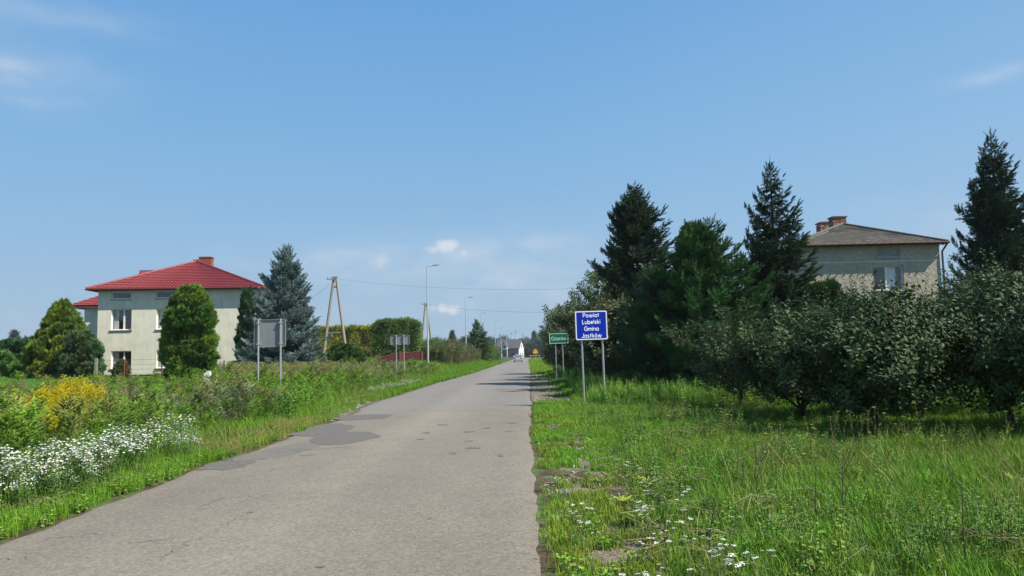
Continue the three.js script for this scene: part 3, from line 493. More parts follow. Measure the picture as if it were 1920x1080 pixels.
function word(ctx, text, cx, base, size, thick) {
  const gap = 0.25, sx = 0.87; let w = 0; for (const ch of text) w += GL[ch][0] + gap; w = (w - gap) * sx;
  ctx.save(); ctx.translate(cx, 0); ctx.scale(sx, 1); let x = -w / sx * size / 2; ctx.lineWidth = thick; ctx.lineCap = 'butt'; ctx.lineJoin = 'miter';
  for (const ch of text) {
    const [adv, ...st] = GL[ch], X = (v) => x + v * size, Y = (v) => base - v * size;
    for (const s of st) {
      const n = (s.slice(1).match(/-?[\d.]+/g) || []).map(Number); ctx.beginPath();
      if (s[0] === 'M') { for (let i = 0; i < n.length; i += 2) i ? ctx.lineTo(X(n[i]), Y(n[i + 1])) : ctx.moveTo(X(n[i]), Y(n[i + 1])); ctx.stroke(); }
      if (s[0] === 'C') { ctx.arc(X(n[0]), Y(n[1]), n[2] * size, 0, 6.2832); ctx.stroke(); }
      if (s[0] === 'A') { ctx.arc(X(n[0]), Y(n[1]), n[2] * size, -n[4] * Math.PI / 180, -n[3] * Math.PI / 180); ctx.stroke(); }
      if (s[0] === 'D') { ctx.arc(X(n[0]), Y(n[1]), thick * 0.62, 0, 6.2832); ctx.fill(); }
    }
    x += (adv + gap) * size;
  }
  ctx.restore();
}
function printed(w, h, paint) { const c = document.createElement('canvas'); c.width = w; c.height = h; const ctx = c.getContext('2d'); paint(ctx, w, h); const t = new THREE.CanvasTexture(c); t.colorSpace = THREE.SRGBColorSpace; return t; }
function roundRect(w, h, r) { const s = new THREE.Shape(), x = -w / 2, y = -h / 2; s.moveTo(x + r, y); s.lineTo(x + w - r, y); s.absarc(x + w - r, y + r, r, -Math.PI / 2, 0); s.lineTo(x + w, y + h - r); s.absarc(x + w - r, y + h - r, r, 0, Math.PI / 2); s.lineTo(x + r, y + h); s.absarc(x + r, y + h - r, r, Math.PI / 2, Math.PI); s.lineTo(x, y + r); s.absarc(x + r, y + r, r, Math.PI, Math.PI * 1.5); return s; }
// a road sign: board on two posts. face = printed texture (seen) or none (its grey back is seen)
function roadSign(name, label, px, pyTop, pyBot, wpx, Z, ry, face, postFr, lean = 0) {
  const c = P(px, (pyTop + pyBot) / 2, Z), top = P(px, pyTop, Z).y, bot = P(px, pyBot, Z).y, w = wpx / F * Z, hh = top - bot, gy = gh(c.x, -Z) - 0.05;
  const g = thing(name, label, 'road sign', [c.x, gy, -Z], ry); g.rotation.z = lean;
  const cy = (top + bot) / 2 - gy, board = new THREE.ExtrudeGeometry(roundRect(w, hh, 0.05), { depth: 0.014, bevelEnabled: false }); board.translate(0, cy, 0);
  const bm = mesh('board', board, M_back, g);
  const rim = new B(); for (const s of [-1, 1]) { rim.bx(-w / 2 + 0.03, w / 2 - 0.03, cy + s * (hh / 2 - 0.012) - 0.011, cy + s * (hh / 2 - 0.012) + 0.011, face ? -0.03 : 0.0145, face ? -0.0005 : 0.045); rim.bx(s * (w / 2 - 0.012) - 0.011, s * (w / 2 - 0.012) + 0.011, cy - hh / 2 + 0.03, cy + hh / 2 - 0.03, face ? -0.03 : 0.0145, face ? -0.0005 : 0.045); }
  mesh('rim', rim, M_back, bm);
  if (face) { const fg = new THREE.ShapeGeometry(roundRect(w - 0.004, hh - 0.004, 0.048)), uv = fg.attributes.uv, p = fg.attributes.position; for (let i = 0; i < uv.count; i++) uv.setXY(i, p.getX(i) / w + 0.5, p.getY(i) / hh + 0.5); fg.translate(0, cy, 0.0165); mesh('sign_face', fg, PH({ map: face, roughness: 0.55, specularIntensity: 0.5 }), bm); }
  for (const t of postFr) {
    const x = t * w, z = face ? -0.058 : 0.072, b = new B(); b.tube([[x, -0.3, z], [x, cy + hh / 2 - (face ? 0.1 : -0.02), z]], 0.03, 12); const post = mesh('post', b, M_galv, g);
    for (const s of [-0.38, 0.38]) { const k = new B(); k.bx(x - 0.055, x + 0.055, cy + s * hh - 0.022, cy + s * hh + 0.022, face ? -0.09 : 0.0148, face ? -0.001 : 0.104); mesh('clamp', k, M_galv, post); }
  }
  return g;
}
const blueFace = printed(512, 448, (c, w, h) => { c.fillStyle = '#eef1f4'; c.fillRect(0, 0, w, h); c.fillStyle = '#0228a4'; c.beginPath(); c.roundRect ? c.roundRect(17, 17, w - 34, h - 34, 16) : c.rect(17, 17, w - 34, h - 34); c.fill(); c.strokeStyle = c.fillStyle = '#f4f6f8'; word(c, 'Powiat', w / 2, 96, 64, 11.5); word(c, 'Lubelski', w / 2, 200, 64, 11.5); word(c, 'Gmina', w / 2, 306, 64, 11.5); word(c, 'Jastków', w / 2, 412, 64, 11.5); });
const greenFace = printed(512, 272, (c, w, h) => { c.fillStyle = '#dfe9e4'; c.fillRect(0, 0, w, h); c.fillStyle = '#0b6a50'; c.fillRect(15, 13, w - 30, h - 26); c.strokeStyle = c.fillStyle = '#dfeae6'; word(c, 'Ożarów', w / 2, 178, 86, 12.5); });
roadSign('district_sign', 'blue and white district sign on two grey posts, reading Powiat Lubelski', 1110.5, 583, 637, 60, 23.2, 0.06, blueFace, [-0.31, 0.34], 0.012);
roadSign('village_sign', 'green village name sign on two thin posts, reading Ożarów', 1048.5, 625, 644, 35.5, 43, 0.02, greenFace, [-0.18, 0.19], 0.01);
roadSign('large_sign_back', 'grey back of a large sign on two posts among tall weeds', 507, 599, 651, 58.5, 24.5, 0.05, null, [-0.35, 0.35], 0.004);
roadSign('small_sign_back', 'grey back of a small wide sign on two posts before the red gate', 750.5, 628, 646.5, 35.5, 45, 0.05, null, [-0.2, 0.2], 0.004);
// far yellow warning sign
{ const Z = 190, c = P(1004, 659, Z), y0 = 0, g = thing('warning_sign', 'yellow warning sign with a triangle far along the road', 'road sign', [c.x, y0, -Z]);
  const y = c.y, b = new THREE.ExtrudeGeometry(new THREE.Shape([new THREE.Vector2(-0.66, -0.55), new THREE.Vector2(0.66, -0.55), new THREE.Vector2(0.66, -0.1), new THREE.Vector2(0.2, 0.66), new THREE.Vector2(-0.2, 0.66), new THREE.Vector2(-0.66, -0.1)]), { depth: 0.02, bevelEnabled: false }); b.translate(0, y, -0.01); mesh('board', b, S({ color: col(0.72, 0.36, 0.02), roughness: 0.5 }), g);
  const t = new B(); t.tri([-0.5, y - 0.5, 0.014], [0.5, y - 0.5, 0.014], [0, y + 0.45, 0.014]); const tr = mesh('triangle', t, S({ color: col(0.6, 0.03, 0.02), roughness: 0.5 }), g);
  const k = new B(); k.tri([-0.36, y - 0.42, 0.018], [0.36, y - 0.42, 0.018], [0, y + 0.26, 0.018]); mesh('triangle_field', k, S({ color: col(0.88, 0.62, 0.03), roughness: 0.5 }), tr);
  const p = new B(); p.tube([[0, -0.3, -0.05], [0, y + 0.6, -0.05]], 0.035, 8); mesh('post', p, M_galv, g); }
// striped barrier boards across the far junction
for (const [px, w, Z, lab] of [[972, 5.2, 301, 'red and white striped barrier board before the dark-roofed house'], [1005, 5.6, 302, 'red and white striped barrier board behind the warning sign']]) {
  const c = P(px, 666, Z), g = thing('barrier_board', lab, 'barrier', [c.x, 0, -Z]);
  for (let i = 0; i < 10; i++) { const b = new B(); b.bx(-w / 2 + i * w / 10, -w / 2 + (i + 1) * w / 10, 0.75, 1.1, -0.03, 0.03); mesh('stripe', b, S({ color: i % 2 ? col(0.5, 0.47, 0.44) : col(0.3, 0.06, 0.05), roughness: 0.6 }), g); }
  for (const s of [-0.4, 0.4]) { const b = new B(); b.bx(s * w - 0.05, s * w + 0.05, -0.2, 1.1, -0.12, -0.035); mesh('post', b, M_galv, g); }
}
// white post among the weeds before the thuja
{ const Z = 27, c = P(390, 712, Z), y = gh(c.x, -Z), t = P(390, 697, Z).y - y, g = thing('marker_post', 'short white marker post at the foot of the round thuja', 'post', [c.x, y, -Z]);
  const s = new THREE.Shape([new THREE.Vector2(-0.1, -0.2), new THREE.Vector2(0.1, -0.2), new THREE.Vector2(0.1, t), new THREE.Vector2(0.03, t + 0.02), new THREE.Vector2(-0.1, t - 0.08)]); const e = new THREE.ExtrudeGeometry(s, { depth: 0.1, bevelEnabled: true, bevelSize: 0.01, bevelThickness: 0.01, bevelSegments: 2 }); mesh('shaft', e, S({ color: col(0.8, 0.8, 0.78), roughness: 0.6 }), g);
  const b = new B(); b.bx(-0.11, 0.11, t - 0.26, t - 0.2, -0.013, 0.113); mesh('band', b, S({ color: col(0.6, 0.6, 0.6), roughness: 0.6 }), g); }

// ================================================================ street lamps
const M_pole = S({ color: col(0.5, 0.52, 0.53), roughness: 0.5, metalness: 0.4 }), M_head = S({ color: col(0.2, 0.21, 0.22), roughness: 0.5, metalness: 0.3 });
const LAMPLABEL = ['tall grey street lamp beside the red gate', 'grey street lamp in the brushy bank before the young conifer', 'grey street lamp rising behind the young conifer on the bank', 'grey street lamp at the left end of the dark-roofed house', 'grey street lamp against the dark slate roof', 'grey street lamp against the dark slate roof'];
[[800.7, 500, 67], [872.5, 559, 104], [901, 588, 146], [928, 603.5, 184], [939, 613.5, 222], [949.5, 620, 258]].forEach(([px, py, Z], i) => {
  const top = P(px, py, Z), y = gh(top.x, -Z) - 0.05, H = top.y - y;
  const g = thing('street_lamp', LAMPLABEL[i], 'street lamp', [top.x, y, -Z], 0, 'street lamps along the road');
  const p = new B(); p.tube([[0, -0.3, 0], [0, H * 0.5, 0], [0, H, 0]], [0.085, 0.07, 0.05], 12); mesh('pole', p, M_pole, g);
  const d = new B(); d.bx(-0.05, 0.05, 0.6, 1.05, 0.074, 0.092); mesh('service_door', d, M_pole, g);
  const a = new B(); a.tube([[0, H - 0.05, 0], [0.12, H + 0.02, 0], [0.55, H + 0.07, 0]], 0.028, 8); mesh('arm', a, M_pole, g);
  const h = new B(); const x0 = 0.5, x1 = 1.05, yh = H + 0.07; h.quad([x0, yh + 0.05, 0.09], [x1, yh + 0.1, 0.12], [x1, yh + 0.1, -0.12], [x0, yh + 0.05, -0.09]); h.quad([x0, yh - 0.02, 0.09], [x0, yh - 0.02, -0.09], [x1, yh + 0.05, -0.12], [x1, yh + 0.05, 0.12]); h.quad([x0, yh - 0.02, 0.09], [x1, yh + 0.05, 0.12], [x1, yh + 0.1, 0.12], [x0, yh + 0.05, 0.09]); h.quad([x1, yh + 0.05, -0.12], [x0, yh - 0.02, -0.09], [x0, yh + 0.05, -0.09], [x1, yh + 0.1, -0.12]); h.quad([x1, yh + 0.05, 0.12], [x1, yh + 0.05, -0.12], [x1, yh + 0.1, -0.12], [x1, yh + 0.1, 0.12]); h.quad([x0, yh - 0.02, -0.09], [x0, yh - 0.02, 0.09], [x0, yh + 0.05, 0.09], [x0, yh + 0.05, -0.09]); mesh('lamp_head', h, M_head, g);
});
// ================================================================ concrete poles and wires
const M_conc = S({ color: col(0.38, 0.35, 0.3), map: scaled(T_rough, 1), roughness: 1 });
function framePole(label, px, pyTop, pxL, pxR, pyFoot, Z, turn) {
  const t = P(px, pyTop, Z), y = gh(t.x, -Z) - 0.1, H = t.y - y, sx = (pxR - pxL) / F * Z, kk = H / (H - (P(px, pyFoot, Z).y - y));
  const g = thing('utility_pole', label, 'utility pole', [t.x, y, -Z], turn), half = sx / 2 * kk / (Math.cos(turn) || 1);
  for (const s of [-1, 1]) { const b = new B(); b.tube([[s * half, -0.4, 0], [s * 0.11, H, 0]], [0.16, 0.11], 8); mesh('leg', b, M_conc, g); }
  const b = new B(); b.bx(-0.3, 0.3, H - 1.0, H - 0.82, -0.07, 0.07); mesh('brace', b, M_conc, g); const b2 = new B(); b2.bx(-half * 0.62, half * 0.62, H * 0.38 - 0.06, H * 0.38 + 0.06, -0.05, 0.05); mesh('brace', b2, M_conc, g);
  const c = new B(); c.bx(-0.28, 0.28, H - 0.02, H + 0.08, -0.09, 0.09); mesh('cap', c, M_conc, g);
  const a = new B(); a.bx(-0.75, 0.2, H - 0.22, H - 0.14, 0.1, 0.18); mesh('crossarm', a, M_head, g);
  for (const x of [-0.68, -0.4]) { const k = new B(); k.tube([[x, H - 0.14, 0.14], [x, H - 0.06, 0.14], [x, H + 0.02, 0.14]], [0.03, 0.05, 0.03], 8); mesh('insulator', k, S({ color: col(0.3, 0.2, 0.14), roughness: 0.3 }), g); }
  return new THREE.Vector3(t.x, t.y, -Z);
}
const pole1 = framePole('A-shaped concrete utility pole standing before the golden hedge', 628, 520, 613, 653, 652, 71, 0);
const pole2 = framePole('A-shaped concrete utility pole behind the tallest street lamp', 799, 569, 788, 806, 650, 106, 0.5);
{ const Z = 47, c = P(1185, 540, Z), g = thing('plain_pole', 'plain concrete pole hidden among the dark spruces', 'utility pole', [c.x, 0, -Z]); const b = new B(); b.tube([[0, -0.3, 0], [0, c.y, 0]], [0.15, 0.1], 8); mesh('shaft', b, M_conc, g); const k = new B(); k.bx(-0.4, 0.4, c.y - 0.25, c.y - 0.17, -0.05, 0.05); mesh('crossarm', k, M_head, g); }
{ const Z = 74, c = P(1085, 585, Z), g = thing('plain_pole', 'plain concrete pole hidden behind the roadside oak', 'utility pole', [c.x, 0, -Z]); const b = new B(); b.tube([[0, -0.3, 0], [0, c.y, 0]], [0.15, 0.1], 8); mesh('shaft', b, M_conc, g); const k = new B(); k.bx(-0.4, 0.4, c.y - 0.25, c.y - 0.17, -0.05, 0.05); mesh('crossarm', k, M_head, g); }
const M_wire = S({ color: col(0.12, 0.12, 0.13), roughness: 0.7 });
function wire(label, a, b, sag, r) { const pts = []; for (let i = 0; i <= 24; i++) { const t = i / 24; pts.push([lerp(a.x, b.x, t), lerp(a.y, b.y, t) - sag * 4 * t * (1 - t), lerp(a.z, b.z, t)]); } const g = new B(); g.tube(pts, r, 5); const o = mesh('overhead_wire', g, M_wire); o.userData = { label, category: 'wire' }; return o; }
wire('thin wire crossing the sky from the nearer A-shaped pole', pole1.clone().add(new THREE.Vector3(0.3, -0.15, 0)), P(1183, 538, 47), 0.5, 0.006);
wire('thin wire crossing the sky from the farther A-shaped pole', pole2.clone().add(new THREE.Vector3(0.2, -0.1, 0)), P(1083, 584, 74), 0.45, 0.01);
wire('wire running down from the A-shaped pole behind the blue spruce', pole1.clone().add(new THREE.Vector3(-0.5, -0.6, 0)), P(548, 572, 62), 0.35, 0.018);
[[958.5, 622, 420], [967, 619, 430], [980, 625, 520]].forEach(([px, py, Z], i) => { const t = P(px, py, Z), g = thing('distant_pole', ['distant power pole above the far tree line', 'distant power pole above the far tree line', 'distant power pole above the far tree line'][i], 'utility pole', [t.x, 0, -Z], 0, 'distant power poles'); const b = new B(); b.tube([[0, -0.3, 0], [0, t.y, 0]], 0.13, 6); mesh('shaft', b, M_conc, g); const k = new B(); k.bx(-1.5, 1.5, t.y - 1.1, t.y - 0.95, -0.08, 0.08); mesh('crossarm', k, M_conc, g); });

// ================================================================ red gate, house fence
{ const Z = 74, x0 = Xat(685, Z), x1 = Xat(748, Z), x2 = Xat(753, Z), x3 = Xat(789, Z), y = gh((x0 + x3) / 2, -Z) - 0.02;
  const g = thing('red_gate', 'rusty red sheet-metal double gate beside the trimmed hedge', 'gate', [0, y, -Z]);
  const T = T_rough, M_rg = S({ map: scaled(T, 0.8), color: col(0.2, 0.045, 0.04), roughness: 0.7 }), M_rf = S({ color: col(0.24, 0.08, 0.06), roughness: 0.7 });
  const leaf = (a, b, ya, yb, sag) => { const ps = new B(), n = Math.round((b - a) / 0.11); for (let i = 0; i < n; i++) { const u = (i + 0.5) / n, t = lerp(ya, yb, u) - sag * Math.sin(Math.PI * u); ps.bx(lerp(a, b, i / n), lerp(a, b, (i + 0.92) / n), 0.1, t - y, i % 2 ? -0.012 : 0, i % 2 ? 0.006 : 0.018); } const m = mesh('gate_leaf', ps, M_rg, g); m.userData.kind = 'stuff';
    const fr = new B(), pts = []; for (let i = 0; i <= 12; i++) { const u = i / 12; pts.push([lerp(a, b, u), lerp(ya, yb, u) - sag * Math.sin(Math.PI * u) - y + 0.02, 0]); } fr.tube(pts, 0.035, 6); fr.tube([[a, 0.1, 0], [b, 0.1, 0]], 0.03, 6); fr.tube([[a, 0.05, 0], [a, ya - y, 0]], 0.035, 6); fr.tube([[b, 0.05, 0], [b, yb - y, 0]], 0.035, 6); mesh('frame', fr, M_rf, m); };
  leaf(x0, x1, Yat(685, 671, Z), Yat(748, 662, Z), 0.14); leaf(x2, x3, Yat(753, 662, Z), Yat(789, 659, Z), 0.03);
  for (const x of [x0 - 0.15, (x1 + x2) / 2, x3 + 0.15]) { const p = new B(); p.bx(x - 0.07, x + 0.07, -0.3, Yat(750, 660, Z) - y + (x === x0 - 0.15 ? -0.4 : 0.06), -0.07, 0.07); mesh('gate_post', p, M_rf, g); } }
{ const Z = 44, g = thing('wire_fence', 'thin wire fence on red-brown posts before the cream house', 'fence', [0, 0, -Z]);
  const xs = [[180, 0], [233, 1], [303, 1], [352, 1], [420, 1]], M_fp = S({ color: col(0.2, 0.04, 0.035), roughness: 0.7 });
  for (const [px, red] of xs) { const x = Xat(px, Z, 690), y = gh(x, -Z), b = new B(); red ? b.tube([[x, y - 0.2, 0], [x, Yat(px, 676, Z), 0]], 0.035, 8) : b.bx(x - 0.07, x + 0.07, y - 0.2, Yat(px, 672, Z), -0.06, 0.06); mesh('post', b, red ? M_fp : M_conc, g); }
  for (const py of [675, 684, 693, 702]) { const b = new B(); b.tube([[Xat(180, Z, py), Yat(180, py + 1, Z), 0], [Xat(420, Z, py), Yat(420, py - 4, Z), 0]], 0.007, 4); mesh('wire', b, M_wire, g); } }
{ const Z = 56, g = thing('plank_fence', 'dark brown board fence under the bushes at the lawn edge', 'fence', [0, 0, -Z]), r = mulberry(4), M_pk = S({ color: col(0.12, 0.075, 0.05), map: scaled(T_rough, 0.7), roughness: 1 });
  for (let i = 0; i < 34; i++) { const x = Xat(-40, Z, 690) + i * 0.26, b = new B(), y = gh(x, -Z); b.bx(x, x + 0.23, y - 0.1, y + 1.5 + r() * 0.1, -0.015, 0.015); mesh('board', b, M_pk, g); }
  for (const k of [0.4, 1.2]) { const b = new B(), xa = Xat(-40, Z, 690), xb = xa + 34 * 0.26, y = gh((xa + xb) / 2, -Z); b.bx(xa, xb, y + k, y + k + 0.09, -0.06, -0.018); mesh('rail', b, M_pk, g); } }

// ================================================================ car seen from behind
{
  const Z = 150, c = P(971.7, 680, Z), g = thing('silver_car', 'silver saloon car driving away in the middle distance', 'car', [c.x, 0.035, -Z], -0.02);
  const M_paint = PH({ color: col(0.52, 0.53, 0.54), roughness: 0.35, metalness: 0.5, clearcoat: 1, clearcoatRoughness: 0.06 }), M_blk = S({ color: col(0.02, 0.02, 0.022), roughness: 0.7 }), M_gl = PH({ color: col(0.03, 0.035, 0.04), roughness: 0.05, clearcoat: 1 });
  // sections from rear (z = 0) to front (z = -4.3): [z, half width bottom, half width belt, belt y, roof half width, roof y]
  const sec = [[0, 0.74, 0.78, 0.92, 0.74, 0.94], [-0.12, 0.82, 0.84, 0.97, 0.78, 1.0], [-0.5, 0.85, 0.86, 1.0, 0.76, 1.06], [-1.0, 0.86, 0.87, 0.98, 0.6, 1.4], [-1.6, 0.86, 0.87, 0.96, 0.6, 1.47], [-2.4, 0.86, 0.87, 0.94, 0.59, 1.45], [-3.1, 0.86, 0.86, 0.93, 0.7, 0.98], [-3.9, 0.84, 0.83, 0.85, 0.7, 0.88], [-4.3, 0.72, 0.7, 0.66, 0.6, 0.68]];
  const ring = ([z, a, b, yb, cc, yr]) => [[-a, 0.26, z], [-a - 0.02, 0.55, z], [-b, yb, z], [-cc, yr, z], [-cc * 0.5, yr + 0.03, z], [cc * 0.5, yr + 0.03, z], [cc, yr, z], [b, yb, z], [a + 0.02, 0.55, z], [a, 0.26, z]];
  const body = new B(), R = sec.map(ring); for (let i = 0; i + 1 < R.length; i++) for (let k = 0; k < 10; k++) { const n = (k + 1) % 10; body.quad(R[i][k], R[i][n], R[i + 1][n], R[i + 1][k]); } for (let k = 1; k < 9; k++) { body.tri(R[0][0], R[0][k], R[0][k + 1]); body.tri(R[8][0], R[8][k + 1], R[8][k]); }
  mesh('body', body, PH({ color: col(0.52, 0.53, 0.54), roughness: 0.35, metalness: 0.5, clearcoat: 1, clearcoatRoughness: 0.06, side: THREE.DoubleSide }), g);
  const rw = new B(); rw.quad([-0.66, 1.09, -0.485], [0.66, 1.09, -0.485], [0.53, 1.385, -0.94], [-0.53, 1.385, -0.94]); mesh('rear_window', rw, M_gl, g);
  for (const s of [-1, 1]) { const w = new B(); w.quad([s * 0.845, 1.03, -1.05], [s * 0.845, 1.0, -2.5], [s * 0.625, 1.4, -2.35], [s * 0.63, 1.38, -1.1]); const wm = mesh('side_window', w, PH({ color: col(0.03, 0.035, 0.04), roughness: 0.05, side: THREE.DoubleSide }), g);
    const l = new B(); l.bx(s > 0 ? 0.5 : -0.8, s > 0 ? 0.8 : -0.5, 0.72, 0.9, -0.06, 0.022); mesh('tail_light', l, S({ color: col(0.3, 0.015, 0.012), roughness: 0.25 }), g);
    const m = new B(); m.box(s * 0.95, 1.05, -2.9, 0.2, 0.14, 0.1); mesh('mirror', m, M_paint, g);
    for (const z of [-0.85, -3.45]) { const t = new THREE.CylinderGeometry(0.31, 0.31, 0.2, 20); t.rotateZ(Math.PI / 2); t.translate(s * 0.77, 0.31, z); const wh = mesh('wheel', t, M_blk, g); const q = new THREE.CylinderGeometry(0.19, 0.19, 0.02, 14); q.rotateZ(Math.PI / 2); q.translate(s * 0.885, 0.31, z); mesh('rim', q, M_galv, wh); } }
  const bp = new B(); bp.bx(-0.8, 0.8, 0.3, 0.56, -0.1, 0.07); const bpm = mesh('bumper', bp, M_paint, g); const dk = new B(); dk.bx(-0.7, 0.7, 0.2, 0.298, -0.3, 0.03); mesh('valance', dk, M_blk, bpm);
  const pl = new B(); pl.bx(-0.26, 0.26, 0.66, 0.77, 0, 0.02); mesh('number_plate', pl, S({ color: col(0.7, 0.7, 0.66), roughness: 0.4 }), g);
}

// ================================================================ trees
const M_bark = S({ color: col(0.085, 0.068, 0.052), roughness: 1, map: scaled(T_rough, 2) }), M_needle = leafMat({ roughness: 0.75, transmission: 0.25, specularIntensity: 0.3 }), M_leaf = leafMat(), M_gloss = leafMat({ roughness: 0.55, transmission: 0.25, specularIntensity: 0.36 });
const FOL = 1.8;
const norm = (v) => { const l = Math.hypot(...v) || 1; return v.map((x) => x / l); }, add = (a, b, k = 1) => [a[0] + b[0] * k, a[1] + b[1] * k, a[2] + b[2] * k], cross = (a, b) => [a[1] * b[2] - a[2] * b[1], a[2] * b[0] - a[0] * b[2], a[0] * b[1] - a[1] * b[0]];
// a needle-clad twig: two crossed kites
function twig(b, p, d, len, w) {
  const s = norm(cross(d, Math.abs(d[1]) > 0.9 ? [1, 0, 0] : [0, 1, 0])), t = cross(s, d), m = add(p, d, len * 0.42), e = add(p, d, len);
  for (const q of [s, t]) { const l = add(m, q, w / 2), r = add(m, q, -w / 2); b.tri(p, r, e); b.tri(p, e, l); }
}
// a conifer branchlet of unit length along +x: a short spine with bristling side twigs
function branchlet(seed, o = {}) {
  const { n = 12, hang = 0.12, w = 0.05, flat = 0.35, len = 0.3 } = o, r = mulberry(seed), b = new B();
  const shade = () => { const k = 0.72 + r() * 0.56; b.col = [k, k, k]; };
  for (let i = 0; i < 7; i++) { shade(); const t = i / 7; twig(b, [t, -hang * t * t, 0], norm([1, (r() - 0.5) * 0.5, (r() - 0.5) * 0.4]), 0.2, w * 1.15); }
  for (let i = 0; i < n; i++) for (const s of [-1, 1]) { const t = 0.06 + 0.9 * (i + r()) / n, a = 0.7 + 0.5 * r(), L = (len * (1 - t) ** 0.7 + 0.1) * (0.7 + 0.6 * r()), d = norm([Math.cos(a), (r() - 0.5) * flat * 2 - hang, s * Math.sin(a)]), p = [t, -hang * t * t, 0]; shade(); twig(b, p, d, L, w); if (L > 0.17) { shade(); twig(b, add(p, d, L * 0.4), norm([d[0] + 0.6, d[1] + (r() - 0.5) * 0.6, d[2] + (r() - 0.5) * 0.8]), L * 0.5, w * 0.9); } }
  return b.geo();
}
const BO = [branchlet(11), branchlet(12, { hang: 0.35 }), branchlet(13, { hang: 0.02, flat: 0.3, n: 13 }), branchlet(14, { hang: 0.2, n: 13 })];
const XAX = new THREE.Vector3(1, 0, 0);
function conifer(name, label, group, { x, Z, h, r, seed, bo = 0, tint = [0.03, 0.055, 0.025], per = 7, gap = 0.32, prof = 0.85, y0 = 0.35, up = 0.2, low = -0.25, vary = 0.4, droop = 0.16, lift = 0.2, lumps = 0, tip = 0.6, bl = 0.5 }) {
  const q = mulberry(seed), y = gh(x, -Z) - 0.05, g = thing(name, label, 'tree', [x, y, -Z], 0, group);
  const t = new B(), lean = (q() - 0.5) * 0.15, axis = (yy) => lean * Math.min(1, yy / h / 0.8); t.tube([[0, -0.2, 0], [lean * 0.4, h * 0.4, 0], [lean, h * 0.8, 0], [lean, h * 0.97, 0]], [0.016 * h + 0.02, 0.011 * h + 0.015, 0.004 * h + 0.008, 0.01], 8);
  const list = []; let yy = y0;
  const put = (p, d, s, k) => { const qq = new THREE.Quaternion().setFromUnitVectors(XAX, new THREE.Vector3(...d)).multiply(new THREE.Quaternion().setFromAxisAngle(XAX, (q() - 0.5) * 0.9)); list.push([...p, qq, [s, s * (0.8 + 0.4 * q()), s * (0.85 + 0.4 * q())], (() => { const kk = 2.2 * k * (0.72 + 0.56 * q()), red = 0.88 + 0.24 * q(); return [tint[0] * kk * red, tint[1] * kk, tint[2] * kk]; })()]); };
  while (yy < h - 0.12) {
    const f = (yy - y0) / (h - y0), R = r * (1 - f) ** prof + 0.14, m = Math.max(5, Math.round(per * (0.65 + 0.35 * (1 - f)) + q() * 2)), a0 = q() * 6.28;
    for (let k = 0; k < m; k++) {
      const a = a0 + k / m * 6.28 + (q() - 0.5) * 0.6, L = R * (1 - vary + vary * 1.3 * q()) * (1 + lumps * (vn(a * 2 + 3, yy * 0.9, seed) - 0.5)), el = lerp(low, up, f) + 0.7 * f ** 5 + (q() - 0.5) * 0.25, yb = yy + (q() - 0.5) * gap, ch = Math.cos(a), sh = Math.sin(a), ce = Math.cos(el), se = Math.sin(el), tone = 0.8 + 0.4 * q();
      const at = (u) => [axis(yb) + ch * L * ce * u, yb + se * L * u - droop * L * Math.sin(Math.PI * u * 0.75) + lift * L * u * u * u, sh * L * ce * u];
      if (L > 0.5) t.tube([at(0), at(0.4), at(0.8)], [0.008 + 0.006 * L, 0.006 + 0.003 * L, 0.004], 3, false);
      const n = Math.max(1, Math.round(L / 0.19));
      for (let i = 0; i < n; i++) {
        const u = lerp(L > 0.9 ? 0.18 : 0.05, 0.95, (i + q() * 0.8) / n), p = at(u), e = norm(add(at(Math.min(1, u + 0.06)), at(u - 0.02), -1)), s = Math.min(bl * 1.15, (0.75 * (1 - u) + 0.32) * Math.min(L, 1.6) * 0.55 + 0.1) * (0.75 + 0.5 * q());
        for (const sd of [-1, 1]) { const w = sd * (0.6 + 0.45 * q()), cw = Math.cos(w), sw = Math.sin(w); put(p, norm([e[0] * cw - e[2] * sw, e[1] + (q() - 0.5) * 0.4, e[0] * sw + e[2] * cw]), s, tone); }
      }
      const e = norm(add(at(1), at(0.86), -1)); put(at(0.86), e, Math.min(bl, 0.16 + 0.2 * L), tone * 1.1);
    }
    yy += gap * (1.1 - 0.45 * f);
  }
  mesh('trunk', t, M_bark, g);
  // thin leading shoots
  const sp = new B(); sp.tube([[lean, h * 0.95, 0], [lean + 0.02, h + tip * 0.45, 0]], [0.022, 0.007], 5); for (let k = 0; k < 5; k++) { const a = k * 1.26 + q(), L = tip * (0.35 + 0.25 * q()); sp.tube([[lean, h * 0.985 - 0.02 * k, 0], [lean + Math.cos(a) * L * 0.6, h * 0.985 + L * 0.75, Math.sin(a) * L * 0.6]], [0.014, 0.006], 4); }
  for (let k = 0; k < 26; k++) { const d = norm([q() - 0.5, 0.45, q() - 0.5]); twig(sp, [lean, h * 0.95 + tip * 0.5 * k / 26, 0], d, 0.1, 0.028); }
  mesh('leader_shoot', sp, S({ color: col(...tint.map((c) => c * 2.4)), roughness: 0.9, side: THREE.DoubleSide }), g);
  instances('crown', BO[bo], mat0(name), list, g);
  return g;
}
const mat0 = () => M_needle;
const DG = [0.022, 0.042, 0.02];
const onPx = (px, pyTop, Z) => { const c = P(px, pyTop, Z); return { x: c.x, Z, h: c.y - gh(c.x, -Z) }; };
conifer('spruce_tree', 'broad dark spruce rising behind the blue district sign', 'tall conifers beside the grey house', { ...onPx(1192, 352, 39), r: 3.8, seed: 101, bo: 3, tint: [0.02, 0.037, 0.017], per: 10, prof: 0.66, up: 0.15, low: -0.1, vary: 0.42, lumps: 0.7 });
